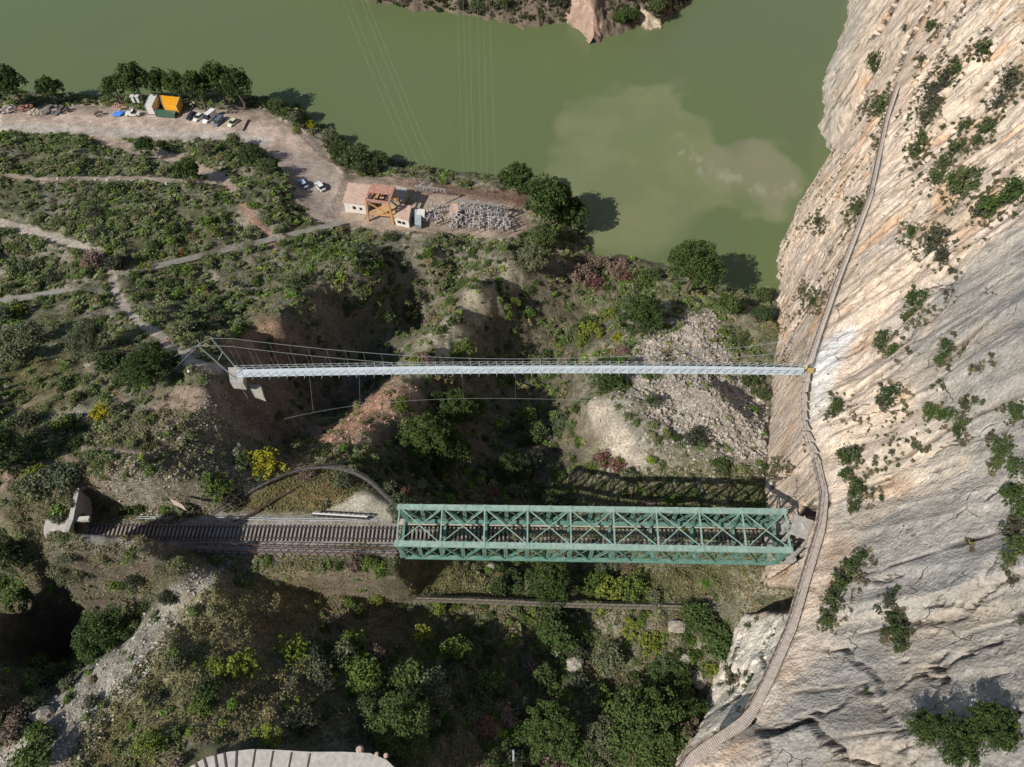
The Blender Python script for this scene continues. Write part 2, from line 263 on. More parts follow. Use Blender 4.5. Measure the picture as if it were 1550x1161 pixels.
orange = plain('orange_steel', (.56,.31,.14), .7, 0, .35, 2, (.42,.24,.15)); tile_r = plain('rusty_red_sheet', (.40,.20,.15), .85, 0, .45, 2.5, (.52,.40,.33)); roof_p = plain('pink_flat_roof', (.50,.36,.28), .9, 0, .25, .8, (.42,.22,.16))
white_w = plain('white_wall', (.62,.60,.56), .85, 0, .2, 1, (.5,.46,.4)); glass = plain('dark_glass', (.015,.018,.022), .12, 0, .1); rubber = plain('rubber', (.02,.02,.02), .8); chrome = plain('wheel_metal', (.35,.35,.36), .35, .7)
lampg = plain('lamp_glass', (.6,.6,.58), .2)
def paint(n, c): 
    m = plain(n, c, .3, 0, .08, 2); m.node_tree.nodes['Principled BSDF'].inputs['Coat Weight'].default_value = .4; return m
# ------------------------------------------------------------------ mesh helpers
def tag(o, label=None, cat=None, group=None, kind=None):
    if label: o['label'] = label
    if cat: o['category'] = cat
    if group: o['group'] = group
    if kind: o['kind'] = kind
    return o
def empty(name, loc=(0, 0, 0), rz=0):
    o = bpy.data.objects.new(name, None); COL.objects.link(o); o.location = loc; o.rotation_euler[2] = rz; o.empty_display_size = .5; return o
def np_mesh(name, V, Fq, mat, col=None, smooth=False):
    V = np.ascontiguousarray(V, np.float32); Fq = np.ascontiguousarray(Fq, np.int32); k = Fq.shape[1]
    me = bpy.data.meshes.new(name); me.vertices.add(len(V)); me.vertices.foreach_set('co', V.ravel())
    me.loops.add(Fq.size); me.loops.foreach_set('vertex_index', Fq.ravel())
    me.polygons.add(len(Fq)); me.polygons.foreach_set('loop_start', np.arange(0, Fq.size, k, dtype=np.int32)); me.polygons.foreach_set('loop_total', np.full(len(Fq), k, np.int32))
    me.polygons.foreach_set('use_smooth', np.full(len(Fq), smooth)); me.update(calc_edges=True)
    if col is not None:
        a = me.color_attributes.new('Col', 'FLOAT_COLOR', 'POINT'); c = np.ones((len(V), 4), np.float32); c[:, :3] = col; a.data.foreach_set('color', c.ravel())
    me.materials.append(mat); return me
def link(name, me, parent=None, loc=None):
    o = bpy.data.objects.new(name, me); COL.objects.link(o)
    if parent: o.parent = parent
    if loc is not None: o.location = loc
    return o
def grid_faces(nx, ny):
    i = np.arange(nx-1)[:, None]*ny+np.arange(ny-1)[None, :]; i = i.ravel()
    return np.stack([i, i+ny, i+ny+1, i+1], -1)
class MB:
    def __init__(s): s.v = []; s.f = []
    def add(s, vs, fs):
        b = len(s.v); s.v += [tuple(map(float, p)) for p in vs]; s.f += [tuple(b+i for i in f) for f in fs]; return s
    def hexa(s, p): return s.add(p, [(3,2,1,0),(4,5,6,7),(0,1,5,4),(1,2,6,5),(2,3,7,6),(3,0,4,7)])
    def box(s, c, d, rz=0):
        x, y, z = [q/2 for q in d]; ca, sa = math.cos(rz), math.sin(rz); pts = []
        for k in (-z, z):
            for i, j in ((-x, -y), (x, -y), (x, y), (-x, y)): pts.append((c[0]+i*ca-j*sa, c[1]+i*sa+j*ca, c[2]+k))
        return s.hexa(pts)
    def bar(s, p, q, w, h=None):
        p = Vector(p); q = Vector(q); h = h or w; d = (q-p)
        if d.length < 1e-5: return s
        d.normalize(); up = Vector((0, 0, 1)) if abs(d.z) < .95 else Vector((1, 0, 0)); a = d.cross(up).normalized(); b = a.cross(d)
        a *= w/2; b *= h/2
        return s.hexa([p-a-b, p+a-b, p+a+b, p-a+b, q-a-b, q+a-b, q+a+b, q-a+b])
    def tube(s, pts, r, nn=5):
        for p, q in zip(pts[:-1], pts[1:]):
            p = Vector(p); q = Vector(q); d = (q-p)
            if d.length < 1e-5: continue
            d.normalize(); up = Vector((0, 0, 1)) if abs(d.z) < .95 else Vector((1, 0, 0)); a = d.cross(up).normalized(); b = a.cross(d)
            ring = [a*math.cos(t)*r+b*math.sin(t)*r for t in [2*math.pi*i/nn for i in range(nn)]]
            s.add([p+c for c in ring]+[q+c for c in ring], [(i, (i+1) % nn, nn+(i+1) % nn, nn+i) for i in range(nn)]+[tuple(range(nn))[::-1], tuple(range(nn, 2*nn))])
        return s
    def ribbon(s, pts, w, th, zoff=0):
        n = len(pts); pts = [Vector(p) for p in pts]; L = []
        for i, p in enumerate(pts):
            d = (pts[min(i+1, n-1)]-pts[max(i-1, 0)]); d.z = 0; d.normalize(); a = Vector((-d.y, d.x, 0))*w/2
            L.append((p+a, p-a))
        vs = []
        for a, b in L: z = Vector((0, 0, zoff)); t = Vector((0, 0, th)); vs += [a+z-t, b+z-t, b+z, a+z]
        fs = []
        for i in range(n-1):
            o = 4*i
            for j in range(4): fs.append((o+j, o+(j+1) % 4, o+4+(j+1) % 4, o+4+j))
        fs += [(3, 2, 1, 0), (4*n-4, 4*n-3, 4*n-2, 4*n-1)]
        return s.add(vs, fs)
    def cyl(s, c, r, h, axis='z', nn=12, r2=None):
        r2 = r if r2 is None else r2; vs = []
        for k, rr in ((-h/2, r), (h/2, r2)):
            for i in range(nn):
                t = 2*math.pi*i/nn; a, b = rr*math.cos(t), rr*math.sin(t)
                vs.append({'z': (c[0]+a, c[1]+b, c[2]+k), 'x': (c[0]+k, c[1]+a, c[2]+b), 'y': (c[0]+a, c[1]+k, c[2]+b)}[axis])
        return s.add(vs, [(i, (i+1) % nn, nn+(i+1) % nn, nn+i) for i in range(nn)]+[tuple(range(nn))[::-1], tuple(range(nn, 2*nn))])
    def build(s, name, mat, parent=None, smooth=False):
        me = bpy.data.meshes.new(name); me.from_pydata(s.v, [], s.f); me.materials.append(mat); me.update()
        if smooth: me.polygons.foreach_set('use_smooth', [True]*len(me.polygons))
        return link(name, me, parent)
def resample(pts, step):
    pts = np.array(pts, float); L = np.r_[0, np.cumsum(np.linalg.norm(np.diff(pts, axis=0), axis=1))]; m = max(2, int(L[-1]/step)+1)
    t = np.linspace(0, L[-1], m); return np.stack([np.interp(t, L, pts[:, i]) for i in range(3)], -1)
def smooth_line(pts, it=2):
    pts = np.array(pts, float)
    for _ in range(it):
        a = pts[:-1]*.75+pts[1:]*.25; b = pts[:-1]*.25+pts[1:]*.75; q = np.empty((2*len(a), 3)); q[0::2] = a; q[1::2] = b; pts = np.vstack([pts[:1], q, pts[-1:]])
    return pts
# ------------------------------------------------------------------ world, sun, camera
SA, SB = .95, .72                                   # shadow vector per metre of drop
elev = math.atan(1/math.hypot(SA, SB)); 
w = bpy.data.worlds.new("World"); S.world = w; w.use_nodes = True; nt = w.node_tree
sky = nt.nodes.new('ShaderNodeTexSky'); sky.sky_type = 'NISHITA'; sky.sun_disc = False; sky.sun_elevation = elev
sdir = Vector((-SA, -SB, 1)).normalized(); sky.sun_rotation = math.atan2(sdir.x, sdir.y)
bg = nt.nodes['Background']; nt.links.new(sky.outputs[0], bg.inputs[0]); bg.inputs[1].default_value = .08
sl = bpy.data.lights.new('sun', 'SUN'); sl.energy = 4.9; sl.angle = math.radians(.5); sl.color = (1, .95, .87)
so = bpy.data.objects.new('sun', sl); COL.objects.link(so); so.rotation_euler = sdir.to_track_quat('Z', 'Y').to_euler(); so.location = (-80, -60, 200)
cd = bpy.data.cameras.new('camera'); co = bpy.data.objects.new('camera', cd); COL.objects.link(co); co.location = (0, 0, CZ); co.rotation_euler = (TILT, 0, 0)
cd.sensor_width = 36; cd.lens = F/1550*36; cd.clip_end = 6000; cd.clip_start = .5; S.camera = co
S.view_settings.view_transform = 'Standard'; S.view_settings.look = 'None'; S.view_settings.exposure = .2
try: S.cycles.max_bounces = 4; S.cycles.diffuse_bounces = 2; S.cycles.glossy_bounces = 2; S.cycles.transmission_bounces = 2
except Exception: pass
# ------------------------------------------------------------------ terrain mesh
def lerpc(c, m, t):
    return c*(1-m[..., None])+np.asarray(t, float)*m[..., None]
gx = np.r_[np.arange(-420, -190, 3.), np.arange(-190, 78, .45)]; gy = np.r_[np.arange(-120, -6, 3.), np.arange(-6, 232, .45), np.arange(232, 250, 2.)]
X, Y = np.meshgrid(gx, gy, indexing='ij'); Z = terr(X, Y)
U, Vv, Dd = proj(np.stack([X, Y, Z], -1))
j1 = fbm(X/2.2, Y/2.2, 4.4, 3); j2 = fbm(X/2.2, Y/2.2, 44.4, 3); U2 = U+14*j1; V2 = Vv+14*j2
big = fbm(X/14, Y/14, 31.1, 3); med = fbm(X/3.5, Y/3.5, 33.1, 4); fine = fbm(X/.9, Y/.9, 36.1, 3)
C = np.zeros(X.shape+(3,))+np.array([.165,.17,.12])
C = lerpc(C, sstep(-.1, .4, med), (.31,.285,.235)); C = lerpc(C, sstep(.05, .35, big)*.6, (.125,.14,.06))
slope = np.hypot(np.gradient(Z, axis=0)/np.gradient(X, axis=0), np.gradient(Z, axis=1)/np.gradient(Y, axis=1))
ZN = [ # polygon, colour, strength
 ([(330,380),(800,350),(800,400),(620,560),(420,720),(350,680),(380,560),(440,480)], (.20,.18,.15), .7),
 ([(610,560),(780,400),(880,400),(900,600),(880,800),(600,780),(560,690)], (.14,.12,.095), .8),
 ([(650,500),(780,385),(800,420),(690,540),(610,590),(590,570)], (.45,.425,.33), .9),  # ridge strip coloured paler: its sunlit edge is put into the colour
 ([(605,560),(640,600),(570,650),(500,710),(425,725),(420,705),(500,650),(560,590)], (.50,.34,.27), .9),
 ([(480,640),(560,590),(600,590),(560,640),(480,690)], (.50,.27,.19), .7),
 ([(380,470),(430,480),(445,520),(440,560),(340,545),(330,522),(385,500)], (.36,.23,.16), .8),
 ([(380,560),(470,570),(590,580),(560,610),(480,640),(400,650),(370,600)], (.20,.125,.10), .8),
 ([(200,620),(340,570),(400,600),(430,660),(400,740),(250,770),(130,745),(180,690)], (.30,.28,.25), .8),
 ([(240,590),(330,575),(350,600),(300,625),(220,640)], (.42,.31,.25), .8),
 ([(0,712),(110,712),(190,685),(160,735),(120,745),(0,745)], (.38,.27,.22), .85),
 ([(125,742),(190,720),(260,745),(275,768),(200,762)], (.55,.52,.48), .85),
 ([(0,755),(115,765),(110,790),(0,800)], (.24,.19,.13), .7),
 ([(0,560),(110,530),(130,590),(60,640),(0,660)], (.20,.17,.06), .8),
 ([(95,815),(200,822),(260,840),(270,850),(150,850),(60,850)], (.25,.23,.2), .8),
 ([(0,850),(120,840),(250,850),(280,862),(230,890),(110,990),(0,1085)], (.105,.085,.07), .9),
 ([(-40,1180),(70,1078),(140,1013),(212,950),(252,902),(293,864),(350,850),(320,905),(275,965),(205,1045),(155,1110),(105,1190)], (.55,.52,.475), .8),
 ([(280,900),(480,850),(500,960),(420,1000),(300,1100),(150,1161),(200,1050)], (.30,.27,.15), .85),
 ([(380,940),(440,930),(470,960),(410,990)], (.34,.23,.13), .7), ([(120,1100),(200,1060),(160,1161),(100,1161)], (.28,.18,.07), .6),
 ([(480,860),(600,860),(640,950),(560,990),(480,960)], (.19,.155,.125), .85),
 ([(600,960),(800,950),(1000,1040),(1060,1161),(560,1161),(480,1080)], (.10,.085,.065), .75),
 ([(880,530),(960,500),(1150,460),(1165,700),(1140,740),(900,740),(870,640)], (.33,.31,.24), .85),
 ([(960,530),(1015,480),(1080,468),(1110,545),(1160,600),(1155,700),(1110,700),(1060,660),(990,640),(960,590)], (.56,.51,.47), .9),
 ([(920,590),(1000,570),(1050,620),(1000,690),(960,680),(930,640)], (.43,.41,.36), .8),
 ([(883,597),(915,605),(950,645),(990,708),(975,722),(930,690),(895,650)], (.66,.585,.50), .97),
 ([(600,845),(900,860),(1150,860),(1110,900),(800,905),(600,900)], (.17,.165,.07), .8),
 ([(1100,860),(1200,850),(1200,905),(1110,900)], (.50,.44,.36), .8),
 ([(365,765),(420,715),(500,702),(565,722),(592,755),(540,770),(400,778)], (.21,.17,.06), .95),
 ([(430,745),(500,725),(530,755),(450,765)], (.25,.15,.09), .7), ([(475,772),(520,758),(548,738),(595,758),(602,800),(560,790)], (.58,.55,.47), .98),
 ([(120,786),(300,772),(370,775),(600,785),(600,840),(400,838),(120,822)], (.36,.345,.33), .97),
 ([(-20,160),(80,158),(170,158),(230,168),(300,165),(390,165),(450,195),(490,215),(520,265),(515,345),(478,330),(440,280),(405,225),(340,212),(250,215),(150,208),(-20,202)], (.58,.465,.41), .97),
 ([(-20,182),(150,192),(340,198),(415,207),(400,225),(340,212),(150,208),(-20,200)], (.52,.505,.485), .85),
 ([(425,225),(500,240),(522,270),(515,345),(478,330),(440,280),(410,230)], (.38,.33,.30), .9),
 ([(512,270),(540,262),(800,296),(808,345),(772,366),(690,360),(600,352),(512,347)], (.46,.37,.31), .97),
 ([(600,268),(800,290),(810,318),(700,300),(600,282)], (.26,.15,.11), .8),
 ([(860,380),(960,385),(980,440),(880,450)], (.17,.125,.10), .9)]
for poly, c, st in ZN:
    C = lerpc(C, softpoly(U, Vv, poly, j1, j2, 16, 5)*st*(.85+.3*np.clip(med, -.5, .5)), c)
for pl, wd, c in PATHS:
    C = lerpc(C, (1-sstep(wd*.8, wd*1.15, dline(U+5*j1, Vv+5*j2, pl)))*.95, c)
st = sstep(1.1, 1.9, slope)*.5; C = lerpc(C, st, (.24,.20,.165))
C = C*(1+.3*fine[..., None]+.22*med[..., None]); C = np.clip(C, .02, .7)
C = np.where((Z < .5)[..., None], C*.55, C)
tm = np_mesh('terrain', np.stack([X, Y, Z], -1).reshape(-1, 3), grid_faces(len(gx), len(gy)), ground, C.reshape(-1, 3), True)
tag(link('terrain', tm), kind='structure')
# ------------------------------------------------------------------ cliff mesh
cy = np.r_[np.arange(-70, 0, 1.5), np.arange(0, 60, .26), np.arange(60, 150, .36), np.arange(150, 420, 1.1)]; cz = np.r_[np.arange(-6, 20, .5), np.arange(20, 112, .27), np.arange(112, 150, 1.5)]
Yc, Zc = np.meshgrid(cy, cz, indexing='ij'); Xc = wall(Yc, Zc)
uc, vc, dc = proj(np.stack([Xc, Yc, Zc], -1))
q1 = fbm(Yc/5, Zc/5, 50.1, 4); q2 = fbm(Yc/5, Zc/5, 55.1, 4); fn = fbm(Yc/1.0, Zc/1.0, 58.1, 3); stv = fbm(Yc/1.1+Zc/9, Zc/16, 61.1, 3); pat = fbm(Yc/9, Zc/12, 63.1, 4)
CC = np.zeros(Xc.shape+(3,))+np.array([.57,.465,.385])
CC = lerpc(CC, sstep(0, .5, q1)*.6, (.60,.53,.45)); CC = lerpc(CC, sstep(.15, .5, q2)*.7, (.52,.33,.20))
g = softpoly(uc, vc, [(1700,180),(1560,330),(1490,390),(1400,440),(1350,560),(1420,620),(1440,740),(1290,780),(1250,1000),(1180,1060),(1000,1400),(1900,1400)], q1, q2, 60)
CC = lerpc(CC, g*.92, (.375,.36,.345)); CC = lerpc(CC, g*sstep(-.1, .35, stv)*.45, (.25,.24,.23)); vs_ = fbm(Yc/2.6, Zc/60, 77.7, 3); CC = lerpc(CC, g*sstep(.1, .4, vs_)*.4, (.24,.225,.215)); CC = lerpc(CC, sstep(.2, .5, stv)*.35*(1-g), (.33,.29,.26))
CC = lerpc(CC, sstep(.12, .4, pat)*.55*g, (.50,.42,.34))
g2 = softpoly(uc, vc, [(1240,-50),(1330,-50),(1300,60),(1275,150),(1262,220),(1230,220)], q1, q2, 35); CC = lerpc(CC, g2*.7, (.37,.35,.32))
g3 = softpoly(uc, vc, [(1225,575),(1240,520),(1290,490),(1300,500),(1265,560),(1250,620),(1230,640)], q1, q2, 14); CC = lerpc(CC, g3*.85, (.66,.655,.65))
g4 = inpoly(uc+14*q1, vc+14*q2, [(1070,1010),(1105,935),(1195,925),(1175,1040),(1120,1110),(1050,1120)]); CC = lerpc(CC, g4*.9, (.60,.565,.51))
CC = lerpc(CC, sstep(2.2, .2, Zc)*.7, (.36,.33,.29))
for pl, wd in CRACKS:
    CC = lerpc(CC, (1-sstep(wd*.75, wd*1.3, dline(uc+3*q1, vc+3*q2, pl)))*.97, (.03,.026,.022))
cv_ = crev(Yc, Zc)*sstep(1., 4, np.abs(Zc-np.interp(Yc, yb, zb))); CC = lerpc(CC, cv_*.85, (.07,.055,.045))
soil = sstep(.18, .45, fbm(Yc/3.5+Zc/20, Zc/9, 66.6, 4))*(1-.75*g); CC = lerpc(CC, soil*.5, (.26,.215,.15))
CC = np.clip(CC*(1-.15*g[..., None])*[.96,.985,1.0]*(1+.24*fn[..., None]+.12*stv[..., None]), .03, .82)
cm = np_mesh('cliff', np.stack([Xc, Yc, Zc], -1).reshape(-1, 3), grid_faces(len(cy), len(cz)), rock, CC.reshape(-1, 3), True)
tag(link('cliff', cm), kind='structure')
# ------------------------------------------------------------------ headland across the lake
hx = np.r_[np.arange(-110, 10, .8), np.arange(10, 75, .4), np.arange(75, 110, .8)]; hy = np.r_[np.arange(255, 300, .4), np.arange(300, 400, 1.)]; HX, HY = np.meshgrid(hx, hy, indexing='ij')
shp = [(400,-60),(480,-30),(535,-8),(570,6),(620,14),(660,18),(720,26),(760,34),(800,42),(830,38),(856,32),(880,50),(898,72),(915,58),(940,50),(968,40),(980,46),(1000,42),(1015,25),(1035,10),(1070,-25),(1120,-80)]
ul, vl = [], []
sw = np.array([P(a, b, 0) for a, b in shp]); edge = np.interp(HX, sw[:, 0], sw[:, 1])
din = HY-edge+3.4*fbm(HX/3.2, HY/3.2, 70.1, 4)
HZ = np.where(din > 0, 1.0*din**.93+2.4*fbm(HX/6, HY/6, 71.1, 4)*np.clip(din/5, 0, 1)+2.2*np.clip(din/3, 0, 1)*fbm(HX/2.2, HY/2.2, 72.2, 3), din*.8)
HC = np.zeros(HX.shape+(3,))+np.array([.17,.14,.11]); hu, hv, _ = proj(np.stack([HX, HY, HZ], -1)); hj = fbm(HX/4, HY/4, 73.3, 3)
HC = lerpc(HC, inpoly(hu+10*hj, hv+6*hj, [(858,-30),(880,-30),(912,40),(905,75),(880,60),(860,35)])*.9, (.46,.33,.27)); HC = lerpc(HC, inpoly(hu+6*hj, hv+5*hj, [(965,10),(985,20),(1005,40),(985,48),(968,35)])*.95, (.52,.44,.36))
hm = np_mesh('hill', np.stack([HX, HY, HZ], -1).reshape(-1, 3), grid_faces(len(hx), len(hy)), ground, np.clip(HC*(1+.35*hj[..., None]), .03, .7).reshape(-1, 3), True)
tag(link('hill', hm), kind='structure')
# ------------------------------------------------------------------ water
wx = np.r_[-3000, -900, -420, np.arange(-260, 180, 1.1), 400, 1200, 3000]; wy = np.r_[-1500, -200, np.arange(105, 330, 1.1), 420, 900, 4000]
WX, WY = np.meshgrid(wx, wy, indexing='ij'); wu, wv, wd_ = proj(np.stack([WX, WY, 0*WX], -1))
a1 = fbm(WX/9, WY/9, 80.1, 5); a2 = fbm(WX/9, WY/9, 83.1, 5); a3 = fbm(WX/26, WY/26, 85.1, 4)
WC = np.zeros(WX.shape+(3,))+np.array([.101,.132,.054])
WC = lerpc(WC, sstep(-.2, .5, a3)*.5, (.102,.124,.062)); WC = lerpc(WC, softpoly(wu, wv, [(1020,-60),(1290,-60),(1240,240),(1100,160),(1000,90)], a3, a1, 70, 9)*.35, (.102,.120,.07))
pl1 = [(845,170),(880,150),(930,138),(985,130),(1010,122),(1035,150),(1070,190),(1110,235),(1150,218),(1180,222),(1210,260),(1215,300),(1190,330),(1100,310),(1060,330),(1000,380),(930,400),(850,330),(815,260),(835,210)]
dp = softpoly(wu+26*a1, wv+20*a2, pl1, a1, a3, 17, 9); WC = lerpc(WC, dp*.68*(.85+.6*np.clip(a1, -.3, .3)), (.18,.19,.10))
pl2 = [(1090,215),(1150,210),(1205,250),(1215,300),(1180,320),(1120,290),(1060,260)]; WC = lerpc(WC, softpoly(wu+22*a1, wv+16*a2, pl2, a1, a3, 12, 7)*.5, (.195,.185,.13))
fm = (1-sstep(3, 22, dline(wu+30*a1, wv+30*a2, [(1030,225),(1100,265),(1135,290),(1190,285),(1230,300)])))*sstep(.05, .35, fbm(WX/1.4, WY/3, 88., 3)); WC = lerpc(WC, fm*.28, (.36,.36,.27))
t = NT('lake_water'); a = t.add('ShaderNodeVertexColor'); a.layer_name = 'Col'; p = t.geo(); t.l.new(a.outputs[0], t.b.inputs['Base Color'])
t.b.inputs['Roughness'].default_value = .22; t.b.inputs['IOR'].default_value = 1.33; t.bump(t.noise(1.2, 4, .6, p), .10, .12)
tag(link('lake_water', np_mesh('lake_water', np.stack([WX, WY, 0*WX], -1).reshape(-1, 3), grid_faces(len(wx), len(wy)), t.m, WC.reshape(-1, 3), True)), kind='structure')
#@@PART2
# ================================================================== RAILWAY
def Rw(s, t, z): return T0*[1, 1, 0]+tdir*s*[1, 1, 0]+tnor*t+np.array([0, 0, z])
tr = empty('railway_track', Rw(0, 0, 45.6)); tag(tr, 'single railway track on grey ballast between the tunnel mouth and the green bridge', 'railway track')
O = np.array(tr.location); tr.location = (0, 0, 0)
for sd in (-1, 1):
    MB().bar(Rw(-1, sd*.86, 46.02), Rw(TLEN+7, sd*.86, 46.02), .09, .16).build('rail', railm, tr)
for i in range(76):
    s = 2+i*.63
    if s > TR0-.5: break
    MB().box(Rw(s, 0, 45.79)+[0, random.uniform(-.03, .03), 0], (.26, 2.5, .2), math.atan2(tdir[1], tdir[0])+random.uniform(-.012, .012)).build('sleeper', wood, tr)
m = MB()
for k, t in enumerate((2.25, 2.55)): m.tube([Rw(s, t+.05*math.sin(s), 45.72) for s in np.arange(8, TR0-2, 2)], .05, 4)
tag(m.build('trackside_pipe', grey_steel), 'pair of thin grey pipes lying along the far side of the railway track', 'pipe')
# ---- truss bridge
nL, nR, fL, fR = [P(*q) for q in ((600,822.5,52),(1197,832.5,52),(605,767,52),(1188,774,52))]
def Q(s, side, z):
    a = nL+(nR-nL)*s; b = fL+(fR-fL)*s; p = a+(b-a)*side; return np.array([p[0], p[1], z])
br = empty('railway_truss_bridge', Q(0, .5, 46)); tag(br, 'long pale green steel truss railway bridge with cross braced top crossing the gorge', 'railway bridge'); br.location = (0, 0, 0)
for sd in (0, 1):
    m = MB(); m.bar(Q(-.006, sd, 52), Q(1.006, sd, 52), .86, .12); m.bar(Q(-.004, sd-.055*(1 if sd else -1), 51.75), Q(1.004, sd-.055*(1 if sd else -1), 51.75), .06, .45); m.bar(Q(-.004, sd+.055*(1 if sd else -1), 51.75), Q(1.004, sd+.055*(1 if sd else -1), 51.75), .06, .45)
    for k in range(0, 19): m.box(Q(k/18, sd, 52.09), (.5, .88, .03), math.atan2(nR[1]-nL[1], nR[0]-nL[0]))
    m.build('top_chord', green_steel, br)
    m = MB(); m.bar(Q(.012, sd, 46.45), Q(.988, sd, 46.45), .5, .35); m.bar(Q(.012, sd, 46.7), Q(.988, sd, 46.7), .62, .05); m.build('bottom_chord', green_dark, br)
    for k in range(19):
        s = k/18; m = MB(); e = k in (0, 18); sb = min(max(s, .012), .988)
        for q in (-.3, .3): m.bar(Q(s, sd, 51.9)+[q*.45, 0, 0], Q(sb, sd, 46.5)+[q*.45, 0, 0], .12 if not e else .26, .3 if not e else .4)
        for h in np.linspace(47.2, 51.3, 6): m.bar(Q(s, sd, h)+[-.14, 0, 0], Q(s, sd, h+.35)+[.14, 0, 0], .05)
        m.box(Q(sb, sd, 46.9), (1.1, .1, .8)); m.box(Q(s, sd, 51.5), (1.1, .1, .6))
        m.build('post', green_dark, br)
    for k in range(18):
        up = (k % 2 == 0); a = (k+.04)/18; b = (k+.96)/18; m = MB()
        for q in (-.14, .14): m.bar(Q(a, sd, 51.6 if up else 46.7)+[0, q, 0], Q(b, sd, 46.7 if up else 51.6)+[0, q, 0], .07, .24)
        m.bar(Q(a, sd, 46.8 if up else 51.5), Q(b, sd, 51.5 if up else 46.8), .05, .12)
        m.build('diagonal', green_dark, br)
for k in range(10):
    s = k/9; m = MB().bar(Q(s, .07, 51.95), Q(s, .93, 51.95), .2, .3); [m.bar(Q(s, e, 50.6), Q(s, .5+(e-.5)*.45, 51.85), .1) for e in (.08, .92)]; m.build('top_strut', green_steel, br)
    m = MB(); m.bar(Q(s, .0, 46.3), Q(s, 1, 46.3), .4, .5)
    m.build('floor_beam', green_dark, br)
for k in range(9):
    MB().bar(Q((k+.05)/9, .07, 51.9), Q((k+.95)/9, .93, 51.9), .13, .1).build('cross_brace', green_steel, br)
    MB().bar(Q((k+.05)/9, .93, 52.02), Q((k+.95)/9, .07, 52.02), .13, .1).build('cross_brace', green_steel, br)
for t in (-.75, .75): MB().bar(Rw(TR0, t, 45.55), Rw(TLEN, t, 45.55), .3, .4).build('stringer', green_dark, br)
for i in range(88):
    s = TR0+.4+i*.64
    if s > TLEN: break
    MB().box(Rw(s, random.uniform(-.06, .06), 45.85), (.26, 2.6, .2), math.atan2(tdir[1], tdir[0])+random.uniform(-.03, .03)).build('bridge_timber', wood, br)
m = MB()
for i in range(19): m.bar(Rw(TR0+i*3.0, 1.95, 46.15), Rw(TR0+i*3.0+2.94, 1.95, 46.15), 1.0, .06)
m.build('walkway', plank, br)
m = MB()
for i in range(27): m.tube([Rw(TR0+i*2.1, 2.42, 46.1), Rw(TR0+i*2.1, 2.42, 47.2)], .03, 4)
m.tube([Rw(TR0, 2.42, 47.2), Rw(TLEN, 2.42, 47.2)], .03, 4); m.tube([Rw(TR0, 2.42, 46.7), Rw(TLEN, 2.42, 46.7)], .025, 4); m.build('handrail', dark_steel, br)
# abutments
for s, nm, lb in ((TR0-1.2, 'bridge_abutment', 'pale masonry abutment carrying the left end of the green bridge'), (TLEN-.6, 'bridge_abutment', 'pale masonry abutment under the cliff end of the green bridge')):
    c = Rw(s, 0, 42.6); m = MB(); m.box(c-[0, 0, .6], (2.2, 6.6, 5.0), math.atan2(tdir[1], tdir[0])); m.box(c+[0, 0, 2.05], (2.5, 7.0, .3), math.atan2(tdir[1], tdir[0])); tag(m.build(nm, concrete), lb, 'abutment')
# ---- side walkway with red girder along the track
sw_ = empty('trackside_walkway'); tag(sw_, 'dark red steel walkway with post railing along the near side of the track', 'walkway')
A = P(300, 831, 45.7); B = P(600, 838, 45.7); A[2] = B[2] = 45.7
nw = np.array([-(B-A)[1], (B-A)[0], 0])/np.linalg.norm(B-A)
MB().bar(A, B, 1.0, .08).build('deck', plain('walkway_plates', (.25,.22,.21), .8, .1, .45, 2.5, (.14,.08,.075)), sw_)
MB().bar(A-nw*.5-[0, 0, .5], B-nw*.5-[0, 0, .5], .12, .55).build('girder', red_steel, sw_)
for sd in (-.5, .5):
    m = MB(); L = np.linalg.norm(B-A); nn = int(L/1.3)
    for i in range(nn+1):
        p = A+(B-A)*i/nn+nw*sd; m.bar(p, p+[0, 0, 1.15], .09)
        if sd < 0: m.bar(p+[0, 0, -.3], p-nw*.6+[0, 0, -.45], .07)
    for h in (.6, 1.15): m.bar(A+nw*sd+[0, 0, h], B+nw*sd+[0, 0, h], .07)
    m.build('railing', rust, sw_)
# ---- generic railed path
def railed(name, label, cat, pts, width, mat, railmat, step=1.6, h=1.1, planks=None, sides=(-1, 1), plank_gap=.3, th=.12, wires=(.55, 1.1), pr=.035, legs=0, mesh=False):
    r = empty(name); tag(r, label, cat); pts = resample(smooth_line(pts), .6 if planks is None else plank_gap); m = MB(); n = len(pts)
    T = np.gradient(pts, axis=0); T[:, 2] = 0; T /= np.linalg.norm(T, axis=1)[:, None]+1e-9; N = np.stack([-T[:, 1], T[:, 0], 0*T[:, 0]], -1)
    if planks is None: m.ribbon(pts, width, th)
    else:
        for i in range(n): m.bar(pts[i]-N[i]*width*random.uniform(.48, .52), pts[i]+N[i]*width*random.uniform(.48, .52), plank_gap*.74, th*.5)
    m.build('deck', mat, r)
    m = MB()
    for sd in (-.42, .42): m.tube([p+nn*sd*width-[0, 0, th] for p, nn in zip(pts[::3], N[::3])], .06, 4)
    if legs:
        for i in range(0, n, legs): m.bar(pts[i]+N[i]*.4*width-[0, 0, .1], pts[i]-N[i]*.1*width-[0, 0, 1.6], .08)
    m.build('beam', railmat, r)
    k = max(1, int(step/(.6 if planks is None else plank_gap)))
    for sd in sides:
        m = MB(); e = pts+N*sd*width*.48
        for i in range(0, n, k): m.tube([e[i], e[i]+[0, 0, h]], pr, 4)
        for wz in wires: m.tube([p+[0, 0, wz] for p in e[::2]], pr*.7, 4)
        if mesh:
            for i in range(0, n-k, k): m.tube([e[i]+[0, 0, .1], e[i+k]+[0, 0, h]], pr*.6, 3); m.tube([e[i]+[0, 0, h], e[i+k]+[0, 0, .1]], pr*.6, 3)
        m.build('railing', railmat, r)
    return r
